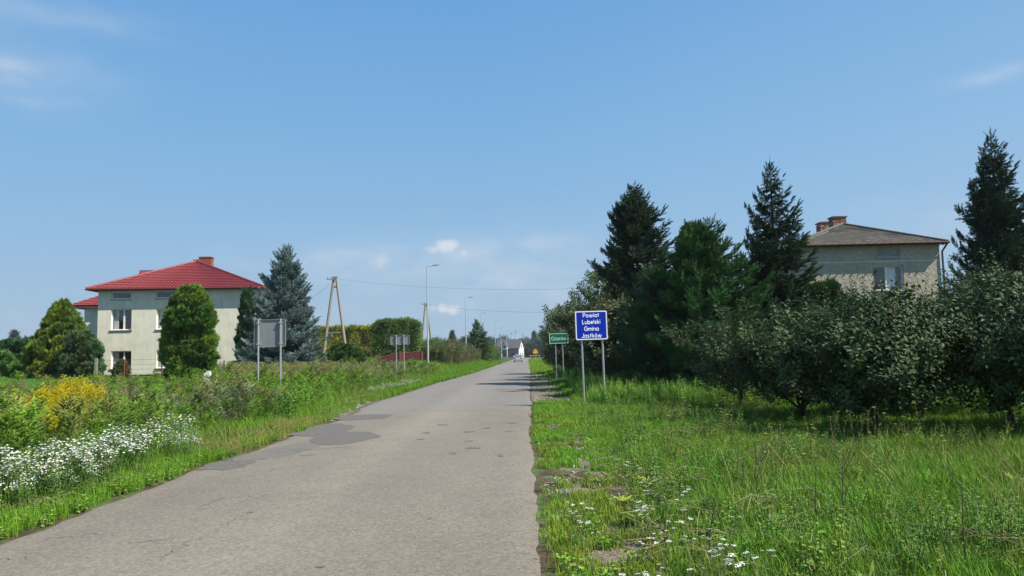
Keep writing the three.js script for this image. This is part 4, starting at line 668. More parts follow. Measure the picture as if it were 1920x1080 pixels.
conifer('spruce_tree', 'tall narrow dark spruce with long drooping arms left of the grey house', 'tall conifers beside the grey house', { ...onPx(1442, 306, 33), r: 3.3, seed: 102, bo: 1, droop: 0.3, lift: 0.32, tint: [0.02, 0.038, 0.015], per: 8, prof: 0.95, up: 0.25, low: -0.05, vary: 0.62, lumps: 0.7, tip: 0.9 });
conifer('spruce_tree', 'tallest dark spruce, standing right of the grey house', 'tall conifers beside the grey house', { ...onPx(1858, 250, 33), r: 3.4, seed: 103, bo: 1, droop: 0.26, lift: 0.3, tint: [0.018, 0.034, 0.015], per: 9, prof: 0.9, up: 0.3, low: -0.05, vary: 0.55, lumps: 0.5, tip: 0.9 });
conifer('fir_tree', 'green fir with bushy flat boughs in front of the dark spruces', 'firs by the blue sign', { ...onPx(1318, 420, 27), r: 3.2, seed: 104, bo: 2, tint: [0.03, 0.074, 0.022], per: 10, prof: 0.66, up: 0.25, low: -0.15, vary: 0.4, lumps: 0.5, bl: 0.45 });
conifer('fir_tree', 'small fir between the blue sign and the bushy green fir', 'firs by the blue sign', { ...onPx(1222, 500, 28), r: 1.8, seed: 105, bo: 2, tint: [0.036, 0.07, 0.03], per: 8, prof: 0.7, up: 0.3, vary: 0.4 });
conifer('blue_spruce', 'blue-grey spruce standing beside the cream house', undefined, { ...onPx(538, 464, 44), r: 2.6, seed: 106, bo: 2, tint: [0.108, 0.148, 0.14], per: 11, prof: 0.72, up: 0.4, low: 0.02, vary: 0.34, lumps: 0.45, y0: 0.45, droop: 0.08, gap: 0.3 });
conifer('young_conifer', 'young dark green conifer on the bank between two street lamps', undefined, { ...onPx(895, 606, 118), r: 2.2, bl: 0.7, seed: 107, bo: 0, tint: [0.055, 0.1, 0.03], per: 8, prof: 0.42, gap: 0.4, up: 0.5, vary: 0.45, lumps: 0.8 });

// ---- thuja and cypress: upright fans of scale leaves over a filled column
function fan(seed, n, len, w, wide) { const r = mulberry(seed), b = new B(); for (let i = 0; i < n; i++) { const k = 0.72 + r() * 0.5; b.col = [k, k, k]; const d = norm([(r() - 0.5) * wide, 0.55 + r() * 0.6, (r() - 0.2) * wide]), p = [(r() - 0.5) * 0.12, r() * 0.12 - 0.1, (r() - 0.5) * 0.1]; twig(b, p, d, len * (0.5 + 0.7 * r()), w); const q = add(p, d, len * 0.3); twig(b, q, norm(add(d, [(r() - 0.5) * 1.4, 0, (r() - 0.5) * 1.4])), len * 0.5 * (0.5 + r()), w * 0.9); } return b.geo(); }
const FAN = fan(21, 16, 0.3, 0.06, 1.3), FINE = fan(22, 18, 0.26, 0.035, 0.7);
function columnShrub(name, label, category, { x, Z, h, r, seed, geo = FAN, n = 1800, tint, tint2 = tint, prof, squash = 1, lump = 0.16, group, size = 1, mat = M_leaf, core = true }) {
  const q = mulberry(seed), y = gh(x, -Z) - 0.03, g = thing(name, label, category, [x, y, -Z], 0, group);
  const t = new B(); t.tube([[0, -0.2, 0], [0.02, h * 0.5, 0], [0, h * 0.9, 0]], [0.06 + 0.012 * h, 0.05, 0.015], 8); mesh('trunk', t, M_bark, g);
  const R = prof || ((f) => Math.sqrt(Math.max(0, Math.min(1, f * 9 + 0.45))) * Math.sqrt(Math.max(0, 1 - f ** 3.2)));
  // plumes: each a bunch of fronds that stands out from the surface by its own amount
  const list = [], K = Math.max(40, Math.round(n / 13)), plumes = [];
  for (let i = 0; i < K; i++) { const f = i % 8 === 0 ? 0.86 + 0.13 * q() : q() * 0.97, a = q() * 6.28; plumes.push([f, a, 0.7 + 0.34 * Math.sqrt(q()) + lump * 0.5 * (fbm(a * 1.3 + seed, f * h * 0.75, 3, seed) - 0.5), 0.72 + 0.56 * q(), step01(0.35, 0.65, fbm(a * 1.7, f * h * 0.8, 3, seed + 5)), 0.11 + 0.1 * q()]); }
  for (let i = 0; i < n; i++) {
    const [f, a, out, tone, mix, sp] = plumes[i % K], rr = r * R(f) * out, w = size * (0.6 + 0.55 * q()), k = tone * (0.8 + 0.4 * q()), u = q() * 2 - 1, t = q() * 6.28, c = Math.sqrt(1 - u * u), s = sp * size * (0.6 + 0.5 * q());
    const x0 = Math.sin(a) * rr + c * Math.cos(t) * s, z0 = (Math.cos(a) * rr + c * Math.sin(t) * s) * squash, a1 = Math.atan2(x0, z0) + (q() - 0.5) * 1.2;
    list.push([x0, Math.max(0.06, f * h * 0.95 + u * s * 1.5), z0, [0.3 + (q() - 0.5) * 0.6 - 0.3 * f, a1, (q() - 0.5) * 0.7], w, tint.map((v, j) => lerp(v, tint2[j], mix) * k * FOL)]);
  }
  for (let i = 0; i < n / 5; i++) { const f = 0.94 * q(), a = q() * 6.28, rr = r * R(f) * 0.6 * Math.sqrt(q()); list.push([Math.sin(a) * rr, f * h, Math.cos(a) * rr * squash, [0, a, 0], size * 1.2, tint.map((v, j) => lerp(v, tint2[j], 0.5) * FOL)]); }
  instances('crown', geo, mat, list, g); return g;
}
columnShrub('thuja', 'big round-topped green thuja in front of the cream house', 'shrub', { ...onPx(359, 531, 41), r: 1.26, seed: 201, n: 5200, tint: [0.125, 0.195, 0.024], tint2: [0.065, 0.135, 0.02], lump: 0.42, size: 0.95, prof: (f) => (0.88 + 0.12 * Math.sin(Math.PI * f)) * (1 - f ** 4.5) ** 0.55 });
columnShrub('cypress', 'slender dark green cypress at the house corner', 'shrub', { ...onPx(465, 538, 50.2), r: 0.8, seed: 202, n: 2600, geo: FINE, tint: [0.04, 0.085, 0.035], prof: (f) => Math.min(1, f * 5 + 0.75) * (1 - f) ** 0.42, lump: 0.14, size: 1.1 });
columnShrub('golden_thuja', 'broad yellow-green thuja at the left end of the cream house', 'shrub', { ...onPx(118, 566, 49), r: 2.25, seed: 203, n: 4600, tint: [0.16, 0.2, 0.02], tint2: [0.075, 0.13, 0.02], prof: (f) => Math.min(1, f * 4 + 0.7) * (1 - f) ** 0.7, lump: 0.7, size: 1.15 });
columnShrub('rounded_bush', 'dark blue-green bush under the yellow-green thuja', 'shrub', { ...onPx(155, 622, 47), r: 1.1, seed: 204, n: 1800, tint: [0.06, 0.13, 0.05], tint2: [0.09, 0.12, 0.04], lump: 0.5 });
columnShrub('rounded_bush', 'green spreading juniper at the far end of the lawn', 'shrub', { ...onPx(38, 640, 54), r: 2.4, seed: 205, n: 2000, tint: [0.035, 0.095, 0.03], lump: 0.6, size: 1.2 });
columnShrub('rounded_bush', 'leafy green bush at the edge of the lawn before the plank fence', 'shrub', { ...onPx(-6, 662, 50), r: 1.2, seed: 206, n: 900, tint: [0.07, 0.15, 0.03], lump: 0.6 });
columnShrub('dwarf_conifer', 'small brownish conifer under the lower house window', 'shrub', { ...onPx(228, 677, 45), r: 0.5, seed: 207, n: 800, geo: FINE, tint: [0.07, 0.1, 0.02], tint2: [0.1, 0.095, 0.025], prof: (f) => Math.min(1, f * 5 + 0.6) * (1 - f) ** 0.5, size: 0.8 });
columnShrub('tall_thuja', 'yellowish thuja rising behind the green fir', 'shrub', { ...onPx(1300, 412, 31), r: 1.5, seed: 208, n: 3000, tint: [0.11, 0.13, 0.02], tint2: [0.05, 0.085, 0.02], prof: (f) => Math.min(1, f * 4 + 0.8) * (1 - f) ** 0.5, lump: 0.8, size: 1.1 });
columnShrub('tall_thuja', 'bright green thuja below the grey house wall', 'shrub', { ...onPx(1545, 532, 27), r: 1.15, seed: 209, n: 2600, tint: [0.05, 0.095, 0.02], tint2: [0.03, 0.06, 0.018], prof: (f) => Math.min(1, f * 4 + 0.8) * (1 - f) ** 0.5, lump: 0.9, size: 1.05 });
columnShrub('low_juniper', 'low dark green juniper mound in front of the golden hedge', 'shrub', { ...onPx(645, 650, 64), r: 1.8, seed: 210, n: 1800, tint: [0.045, 0.1, 0.02], tint2: [0.075, 0.13, 0.02], lump: 0.5, size: 1.2, prof: (f) => Math.sqrt(1 - f * f * 0.95) });

// ---- hedges: leaf clumps over trimmed boxes
function clump(seed, n, s, rad) { const r = mulberry(seed), b = new B(); for (let i = 0; i < n; i++) { const k = 0.7 + 0.55 * r(); b.col = [k, k, k]; leaf(b, [(r() - 0.5) * rad, (r() - 0.5) * rad, (r() - 0.5) * rad], norm([r() - 0.5, r() - 0.45, r() - 0.5]), norm([r() - 0.5, r() + 0.3, r() - 0.5]), s * (0.7 + 0.6 * r()), s * 0.55); } return b.geo(); }
// one leaf: two folded halves, four triangles
function leaf(b, p, d, up, len, w, fold = 0.16) {
  const s = norm(cross(d, up)), n = norm(cross(s, d)), m = add(p, d, len * 0.45), e = add(add(p, d, len), n, -len * 0.12), l = add(add(m, s, w / 2), n, fold * w), r = add(add(m, s, -w / 2), n, fold * w);
  b.tri(p, m, l); b.tri(m, e, l); b.tri(p, r, m); b.tri(m, r, e);
}
const CL = clump(31, 26, 0.11, 0.42), CLB = clump(32, 30, 0.24, 1.0), CLS = clump(33, 16, 0.075, 0.22);
function hedge(label, px0, px1, pyTop, Z, depth, seed, tint, tint2, round, n) {
  const x0 = Xat(px0, Z, 650), x1 = Xat(px1, Z, 650), y = gh((x0 + x1) / 2, -Z) - 0.05, h = Yat((px0 + px1) / 2, pyTop, Z) - y, q = mulberry(seed), g = thing('trimmed_hedge', label, 'hedge', [(x0 + x1) / 2, y, -Z]), w = x1 - x0, list = [];
  for (let i = 0; i < n; i++) {
    let x = (q() - 0.5) * w, yy = q() * h, z = (q() - 0.5) * depth; const f = q(), d = 0.25 * q() ** 2; if (f < 0.5) z = depth / 2 - d; else if (f < 0.8) yy = h - d; else if (f < 0.9) x = (q() < 0.5 ? -1 : 1) * (w / 2 - d);
    const lum = fbm(x * 1.1 + 9, yy * 1.2, 3, seed) - 0.5; if (f < 0.5) z += lum * 0.5; if (round) yy -= round * Math.max(0, Math.abs(x) / (w / 2) - 0.45) ** 2 * 2.2 * (yy / h);
    if (yy > h * 0.9) yy += lum * 0.5 + 0.12 * q();
    const k = 0.7 + 0.6 * q(), mix = step01(0.38, 0.62, fbm(x * 0.9, yy * 1.4 + z, 3, seed + 3)); list.push([x, yy, z, [q() * 6, q() * 6, q() * 6], 0.75 + 0.7 * q(), tint.map((c, j) => lerp(c, tint2[j], mix) * k * FOL)]);
  }
  instances('foliage', CL, M_leaf, list, g);
  const t = new B(); for (let i = 0; i < w * 1.4; i++) { const x = -w / 2 + 0.4 + i / 1.4 * 1; if (x < w / 2 - 0.3) t.tube([[x, -0.2, 0], [x + 0.1, h * 0.8, 0]], [0.05, 0.02], 5); } mesh('stems', t, M_bark, g).userData.kind = 'stuff'; return g;
}
hedge('long golden-leaved trimmed hedge behind the A-shaped pole', 590, 712, 616, 84, 1.6, 301, [0.25, 0.235, 0.015], [0.11, 0.13, 0.014], 0, 3600);
hedge('tall dark green trimmed hedge behind the red gate', 706, 786, 603, 79, 2.6, 302, [0.07, 0.125, 0.02], [0.04, 0.085, 0.022], 0.5, 3600);

// ---- broadleaf trees grown from a branching skeleton
function grow(seed, { h, r, trunk, limbs, depth = 3, sprawl = 0.9, upness = 0.35, lean = [0, 0] }) {
  const q = mulberry(seed), b = new B(), tips = [];
  const branch = (p, d, len, rad, lev) => {
    const n = 4, pts = [p], rs = [rad]; let c = p, dd = d;
    for (let i = 1; i <= n; i++) { dd = norm(add(dd, [(q() - 0.5) * 0.4, upness * 0.12 * (q() + 0.2), (q() - 0.5) * 0.4])); c = add(c, dd, len / n); pts.push(c); rs.push(rad * (1 - 0.6 * i / n)); if (lev >= 1) tips.push([c, dd, lev, i / n]); }
    b.tube(pts, rs, lev ? 4 : 7, false);
    if (lev >= depth) return;
    const kids = lev === 0 ? limbs : 3 + Math.floor(q() * 2);
    for (let k = 0; k < kids; k++) { const t = lev === 0 ? 0.55 + 0.45 * q() : 0.3 + 0.7 * q(), i = Math.min(n, Math.max(1, Math.round(t * n))), a = q() * 6.28 + k * 2.4, up = lev === 0 ? upness + 0.4 * q() : upness * 0.5 + 0.3 * (q() - 0.3); const e = norm([Math.cos(a) * sprawl + dd[0] * 0.5, up + dd[1] * 0.3, Math.sin(a) * sprawl + dd[2] * 0.5]); branch(pts[i], e, len * (lev === 0 ? r / trunk : 0.62) * (0.65 + 0.5 * q()), rad * 0.5, lev + 1); }
  };
  branch([0, -0.15, 0], norm([lean[0], 1, lean[1]]), trunk + 0.15, 0.035 * h * 0.7 + 0.02, 0);
  return { wood: b, tips };
}
// a leafy shoot along +y
function shoot(seed, n, L, len, w) { const r = mulberry(seed), b = new B(); b.col = [0.6, 0.5, 0.4]; b.tube([[0, 0, 0], [0.01, L * 0.5, 0], [0, L, 0.01]], [0.006, 0.004, 0.002], 4, false); for (let i = 0; i < n; i++) { const t = (i + 0.6) / n, a = i * 2.4 + r() * 0.5, k = 0.65 + 0.6 * r(); b.col = [k * (0.95 + 0.1 * r()), k, k * 1.02]; const d = norm([Math.cos(a), 0.35 + 0.6 * t - 0.5 * r(), Math.sin(a)]); leaf(b, [Math.cos(a) * 0.01, t * L, Math.sin(a) * 0.01], d, [r() - 0.5, 1, r() - 0.5], len * (0.7 + 0.5 * r()), w * (0.8 + 0.4 * r())); } return b.geo(); }
const SHOOT = shoot(41, 11, 0.32, 0.085, 0.05), SHOOTB = shoot(42, 9, 0.4, 0.13, 0.085);
function leafTree(name, label, group, { x, Z, h, r, trunk, seed, limbs = 6, geo = SHOOT, mat = M_gloss, tint, tint2 = tint, per = 1, extra = 0, size = 1, sprawl, upness, fill = 0 , clear = 0.5 }) {
  const q = mulberry(seed + 7), y = gh(x, -Z), g = thing(name, label, 'tree', [x, y, -Z], 0, group), { wood, tips } = grow(seed, { h, r: (r + (h - trunk) * 0.5) * 0.62, trunk, limbs, sprawl, upness });
  mesh('trunk', wood, M_bark, g);
  const list = [], put = (p, d, s) => { const qq = new THREE.Quaternion().setFromUnitVectors(new THREE.Vector3(0, 1, 0), new THREE.Vector3(...d)).multiply(new THREE.Quaternion().setFromAxisAngle(new THREE.Vector3(0, 1, 0), q() * 6.28)), k = 0.7 + 0.6 * q(), mix = q(); list.push([...p, qq, s, tint.map((c, j) => lerp(c, tint2[j], mix) * k * FOL)]); };
  for (const [p, d, lev] of tips) for (let k = 0; k < per; k++) { if (p[1] < clear) continue; put(add(p, [(q() - 0.5) * 0.25, (q() - 0.5) * 0.2, (q() - 0.5) * 0.25]), norm([d[0] + q() - 0.5, d[1] + 0.25 + 0.5 * q(), d[2] + q() - 0.5]), size * (0.75 + 0.6 * q())); }
  // leaves filling out the crown, and upright shoots at its top
  for (let i = 0; i < fill; i++) { const a = q() * 6.28, f = q(), k = 0.35 + 0.65 * Math.sqrt(q()), cy = lerp(clear, h * 0.93, f), lump = 0.72 + 0.56 * vn(a * 1.6 + seed, f * 3, seed), R = r * Math.sqrt(Math.max(0.06, 1 - (2 * Math.abs(f - 0.45)) ** 2.4)) * lump * k; put([Math.cos(a) * R, cy + (q() - 0.5) * 0.3, Math.sin(a) * R], norm([Math.cos(a) * 0.8 + q() - 0.5, 0.4 + 0.5 * q(), Math.sin(a) * 0.8 + q() - 0.5]), size * (0.75 + 0.6 * q())); }
  for (let i = 0; i < extra; i++) { const a = q() * 6.28, R = r * 0.75 * Math.sqrt(q()), y1 = h * (0.8 + 0.12 * q()), n = 2 + Math.floor(q() * 2), d = norm([(q() - 0.5) * 0.5 + Math.cos(a) * 0.2, 1, (q() - 0.5) * 0.5 + Math.sin(a) * 0.2]); for (let k = 0; k < n; k++) put(add([Math.cos(a) * R, y1, Math.sin(a) * R], d, k * 0.26 * size), d, size * (0.95 - 0.1 * k)); }
  instances('crown', geo, mat, list, g); return g;
}
const AP = [0.02, 0.042, 0.011], AP2 = [0.046, 0.072, 0.024];
[[6.2, 20.6, 2.35, 1.3, 'sparse pale-leaved apple tree beside the green fir', 401, 330], [6.3, 16.6, 2.45, 1.35, 'dark-leaved apple tree between the sparse apple tree and the bare trunk', 402, 620], [6.45, 13.3, 2.5, 1.3, 'apple tree with a dark bare trunk above bright grass', 403, 720], [8.75, 13.2, 2.8, 1.4, 'dense apple tree in front of the tallest spruce', 404, 760], [10.6, 13.6, 2.8, 1.4, 'apple tree at the end of the roadside row', 405, 560], [8.5, 17.4, 2.75, 1.4, 'apple tree in the rear row below the house window', 406, 600], [11.2, 17.6, 3.3, 1.6, 'tallest apple tree, in the rear row below the tallest spruce', 407, 700]].forEach(([x, Z, h, r, label, seed, fill]) => leafTree('apple_tree', label, 'apple trees in the orchard', { x, Z, h, r, trunk: 0.75, seed, limbs: 6, tint: AP, tint2: AP2, per: seed === 401 ? 1 : 2, extra: 18, fill: Math.round(fill * 1.3), sprawl: 1, upness: 0.3, clear: 0.5 }));
leafTree('linden_tree', 'dark broad-leaved tree bulging from behind the broad dark spruce', undefined, { ...onPx(1122, 505, 46), r: 1.75, trunk: 2.2, seed: 411, limbs: 7, geo: SHOOTB, mat: M_leaf, tint: [0.035, 0.062, 0.018], tint2: [0.06, 0.1, 0.02], per: 2, fill: 900, clear: 0.6, upness: 0.5, size: 1.1 });
leafTree('oak_tree', 'roadside broad-leaved tree with a brownish top behind the green sign', undefined, { ...onPx(1060, 572, 60), r: 2.1, trunk: 2, seed: 412, limbs: 7, geo: SHOOTB, mat: M_leaf, tint: [0.045, 0.07, 0.022], tint2: [0.085, 0.08, 0.03], per: 2, fill: 900, clear: 0.5, upness: 0.5, size: 1.2 });
leafTree('linden_tree', 'dull green leafy tree filling the gap behind the blue sign', undefined, { ...onPx(1150, 560, 33), r: 1.7, trunk: 1.2, seed: 413, limbs: 7, geo: SHOOTB, mat: M_leaf, tint: [0.04, 0.06, 0.022], tint2: [0.075, 0.085, 0.03], per: 2, fill: 850, clear: 0.5, upness: 0.45, size: 0.95 });
leafTree('linden_tree', 'dark leafy tree low behind the green sign posts', undefined, { ...onPx(1088, 600, 52), r: 2.0, trunk: 1.2, seed: 414, limbs: 7, geo: SHOOTB, mat: M_leaf, tint: [0.03, 0.05, 0.018], tint2: [0.05, 0.07, 0.022], per: 2, fill: 900, clear: 0.4, upness: 0.4, size: 1.2 });

// ---- farther bushes and the far tree line
function farTree(name, label, group, px, pyTop, Z, wpx, tint, seed, n = 420, conical = false, sizeK = 1) {
  const c = P(px, pyTop, Z), y = gh(c.x, -Z) - 0.1, h = Math.max(0.6, c.y - y), r = wpx / 2 / F * Z, q = mulberry(seed), g = thing(name, label, h < 3.2 ? 'shrub' : 'tree', [c.x, y, -Z], 0, group);
  const t = new B(); t.tube([[0, -0.3, 0], [0, h * 0.75, 0]], [0.02 * h + 0.04, 0.03], 6); mesh('trunk', t, M_bark, g);
  const list = [], lobes = []; for (let i = 0; i < 7; i++) lobes.push([(q() - 0.5) * 1.1, 0.35 + 0.55 * q(), (q() - 0.5) * 1.1, 0.35 + 0.25 * q()]);
  const s = Math.max(0.35, Math.min(2.2, r * 0.34)) * sizeK;
  for (let i = 0; i < n; i++) {
    let x, yy, z; if (conical) { const f = q(), a = q() * 6.28, k = Math.sqrt(q()) * (1 - f) ** 0.8; x = Math.cos(a) * k * r; z = Math.sin(a) * k * r; yy = f * h; } else { const L = lobes[i % 7], u = q() * 2 - 1, a = q() * 6.28, k = (0.6 + 0.4 * q()) * L[3], cs = Math.sqrt(1 - u * u); x = (L[0] * 0.62 + cs * Math.cos(a) * k) * r; z = (L[2] * 0.62 + cs * Math.sin(a) * k) * r; yy = Math.max(0.1, (L[1] * 0.78 + u * k * 0.55) * h); if (i % 4 === 0) yy *= 0.5; }
    const k = 0.7 + 0.6 * q(); list.push([x, Math.min(yy, h * 0.99), z, [q() * 6, q() * 6, q() * 6], s * (0.6 + 0.7 * q()), tint.map((v) => v * k * 1.35)]);
  }
  instances('crown', CLB, M_leaf, list, g); return g;
}
const G1 = [0.06, 0.11, 0.03], G2 = [0.04, 0.075, 0.03], G3 = [0.09, 0.13, 0.03], BR = [0.13, 0.115, 0.05];
// bank shrubs left of the road
[[812, 628, 90, 60, [0.06, 0.16, 0.03], 'bright green bush behind the tallest street lamp'], [845, 634, 98, 50, [0.055, 0.14, 0.03], 'bright green bush between the tallest street lamp and the next'], [865, 640, 92, 40, [0.05, 0.11, 0.04], 'grey-green leafy shrub at the foot of a street lamp'], [920, 640, 128, 34, [0.1, 0.16, 0.03], 'light green bush beside the young conifer on the bank'], [930, 652, 150, 26, G3, 'low green bush below the far house'], [778, 640, 86, 44, G1, 'green bush at the right end of the tall hedge']].forEach(([px, py, Z, w, t, l], i) => farTree('bank_bush', l, 'bushes on the bank', px, py, Z, w, t, 500 + i, 420, false, 0.6));
[[848, 621, 210, 34, G2, 1], [872, 617, 230, 46, G2, 0], [838, 630, 220, 30, G2, 0], [905, 630, 250, 50, G2, 0]].forEach(([px, py, Z, w, t, c], i) => farTree('distant_tree', c ? 'pointed dark spruce behind the bank bushes' : 'rounded distant tree behind the street lamps', c ? undefined : 'trees behind the street lamps', px, py, Z, w, t, 520 + i, 420, !!c));
const FARL = 'tree in the far tree line beyond the crossing road';
[[925, 628, 380, 46], [948, 632, 400, 40], [966, 634, 420, 42], [940, 624, 430, 36], [984, 630, 390, 40], [1001, 622, 370, 30], [1015, 628, 350, 36], [1030, 624, 330, 40], [992, 634, 360, 44], [1046, 626, 300, 44], [1070, 622, 320, 60], [1110, 618, 320, 70], [1170, 616, 330, 90], [820, 630, 420, 60], [780, 634, 420, 60], [740, 630, 430, 70], [690, 632, 430, 70], [640, 634, 420, 70], [580, 632, 420, 80], [1250, 610, 340, 110], [1350, 606, 340, 120]].forEach(([px, py, Z, w], i) => farTree('far_tree', FARL, 'far tree line', px, py, Z, w, i % 3 ? [0.05, 0.08, 0.04] : [0.04, 0.07, 0.045], 540 + i, 360, i === 5));
farTree('roadside_tree', 'dark roadside tree right of the yellow warning sign', undefined, 1030, 640, 130, 44, [0.035, 0.06, 0.025], 571, 420, false, 0.7);
farTree('roadside_tree', 'dark low tree at the road bend behind the green sign', undefined, 1046, 646, 88, 40, [0.03, 0.055, 0.022], 572, 420, false, 0.6);
[[10, 628, 130, 80, G2], [62, 628, 150, 60, G2], [28, 622, 170, 60, [0.035, 0.06, 0.04]], [75, 634, 100, 50, G1], [-40, 620, 150, 90, G2], [95, 630, 140, 50, G2], [-90, 630, 130, 90, G2]].forEach(([px, py, Z, w, t], i) => farTree('garden_tree', 'dark tree on the skyline beyond the lawn', 'trees beyond the lawn', px, py, Z, w, t, 580 + i, 420, i === 2, 0.8));

// ================================================================ grass, weeds and flowers
const M_grass = leafMat({ roughness: 0.75, transmission: 0.35, specularIntensity: 0.35 });
function blade(b, x, z, h, lean, a, w, c) {
  const dx = Math.cos(a), dz = Math.sin(a), sx = -dz * w / 2, sz = dx * w / 2, m = [x + dx * lean * 0.3, h * 0.55, z + dz * lean * 0.3], e = [x + dx * lean, h * (1 - 0.25 * lean / h), z + dz * lean];
  b.col = c.map((v) => v * 0.95); const A = [x - sx, 0, z - sz], C = [x + sx, 0, z + sz], D = [m[0] - sx * 0.8, m[1], m[2] - sz * 0.8], E = [m[0] + sx * 0.8, m[1], m[2] + sz * 0.8];
  b.quad(A, C, E, D); b.tri(D, E, e);
}
function tuft(seed, n, h, w, rad, tan = 0, stalks = 0) {
  const r = mulberry(seed), b = new B();
  for (let i = 0; i < n; i++) { const k = 0.72 + 0.55 * r(), dry = r() < tan; blade(b, (r() - 0.5) * rad * 2, (r() - 0.5) * rad * 2, h * (0.45 + 0.65 * r()), h * (0.1 + 0.55 * r()), r() * 6.28, w * (0.7 + 0.6 * r()), dry ? [1.55 * k, 1.12 * k, 1.7 * k] : [k * (0.85 + 0.3 * r()), k, k]); }
  for (let i = 0; i < stalks; i++) { const a = r() * 6.28, L = h * (1.25 + 0.6 * r()), q = 0.25 + 0.35 * r(), x = (r() - 0.5) * rad, z = (r() - 0.5) * rad, k = 0.8 + 0.4 * r(), top = [x + Math.cos(a) * L * q, L * 0.95, z + Math.sin(a) * L * q], mid = [x + Math.cos(a) * L * q * 0.35, L * 0.55, z + Math.sin(a) * L * q * 0.35]; b.col = [1.8 * k, 1.25 * k, 2.2 * k]; b.tube([[x, 0, z], mid, top], [0.003, 0.0025, 0.0015], 3, false); const d = norm(add(top, mid, -1)); for (let j = 0; j < 7; j++) { const p = add(top, d, -0.022 * j), e = norm([d[0] + (r() - 0.5) * 0.9, d[1] + (r() - 0.5) * 0.6, d[2] + (r() - 0.5) * 0.9]); twig(b, p, e, 0.035 + 0.02 * r(), 0.009); } }
  return b.geo();
}
const TU = { lawn: tuft(61, 22, 0.09, 0.006, 0.09), mid: tuft(62, 24, 0.26, 0.007, 0.1, 0.08), tall: tuft(63, 26, 0.36, 0.008, 0.13, 0.1, 0), dry: tuft(64, 20, 0.38, 0.007, 0.12, 0.35, 2), lush: tuft(65, 22, 0.6, 0.016, 0.12, 0.02) };
// leafy weed: stem with narrow leaves all the way up; plume = loose flower head
function weed(seed, h, o = {}) {
  const { stems = 3, leaves = 16, len = 0.1, w = 0.022, c = [1, 1, 1], plume, pc, disc, dc, umbel, pw = 0.022 } = o, r = mulberry(seed), b = new B();
  for (let s = 0; s < stems; s++) {
    const a = r() * 6.28, q = 0.05 + 0.18 * r(), H = h * (0.72 + 0.32 * r()), x = (r() - 0.5) * 0.14, z = (r() - 0.5) * 0.14, at = (t) => [x + Math.cos(a) * q * H * t * t, H * t, z + Math.sin(a) * q * H * t * t];
    b.col = c.map((v, i) => v * [1.15, 0.85, 0.9][i]); b.tube([at(0), at(0.5), at(1)], [0.005, 0.004, 0.002], 3, false);
    for (let i = 0; i < leaves; i++) { const t = 0.08 + 0.9 * (i + r()) / leaves, aa = i * 2.4 + r(), k = 0.7 + 0.55 * r(); b.col = c.map((v) => v * k); leaf(b, at(t), norm([Math.cos(aa), 0.5 - 0.5 * r(), Math.sin(aa)]), [0, 1, 0], len * (1.15 - 0.6 * t) * (0.7 + 0.5 * r()), w * (0.8 + 0.4 * r())); }
    if (plume) for (let i = 0; i < plume; i++) { const t = 0.74 + 0.28 * r(), aa = r() * 6.28, k = 0.75 + 0.5 * r(), f = (1.04 - t) / 0.3; b.col = pc.map((v) => v * k); const p = at(t); twig(b, p, norm([Math.cos(aa), 0.55, Math.sin(aa)]), (0.05 + 0.16 * f) * (0.6 + 0.6 * r()), pw); }
    if (disc) for (let i = 0; i < disc; i++) { const aa = r() * 6.28, R = 0.02 + 0.1 * r(), p = add(at(1), [Math.cos(aa) * R, -0.08 + 0.1 * r(), Math.sin(aa) * R]); b.col = c; b.tube([at(0.82), p], [0.002, 0.0015], 3, false); const nn = norm([(r() - 0.5) * 0.7, 1, (r() - 0.5) * 0.7]), u = norm(cross(nn, [1, 0.1, 0])), v = cross(nn, u), k = 0.85 + 0.2 * r(); b.col = dc.map((m) => m * k); const rd = 0.011 + 0.004 * r(), top = add(p, nn, 0.006); for (let j = 0; j < 7; j++) { const a0 = j / 7 * 6.28, a1 = (j + 1) / 7 * 6.28; b.tri(top, add(add(p, u, Math.cos(a0) * rd), v, Math.sin(a0) * rd), add(add(p, u, Math.cos(a1) * rd), v, Math.sin(a1) * rd)); } b.col = [0.62, 0.42, 0.03]; const ce = add(top, nn, 0.002); b.tri(add(ce, u, 0.005), add(add(ce, u, -0.003), v, 0.005), add(add(ce, u, -0.003), v, -0.005)); }
    if (umbel) for (let i = 0; i < umbel; i++) { const aa = r() * 6.28, R = 0.028 * Math.sqrt(r()), p = add(at(1), [Math.cos(aa) * R, 0.015 - R * 0.1, Math.sin(aa) * R]); b.col = c; if (i % 3 === 0) b.tube([at(0.93), p], [0.0016, 0.001], 3, false); const k = 0.85 + 0.2 * r(); b.col = dc.map((m) => m * k); const d = 0.0045 + 0.003 * r(); b.quad(add(p, [-d, 0, -d]), add(p, [-d, 0.003, d]), add(p, [d, 0, d]), add(p, [d, 0.003, -d])); }
  }
  return b.geo();
}
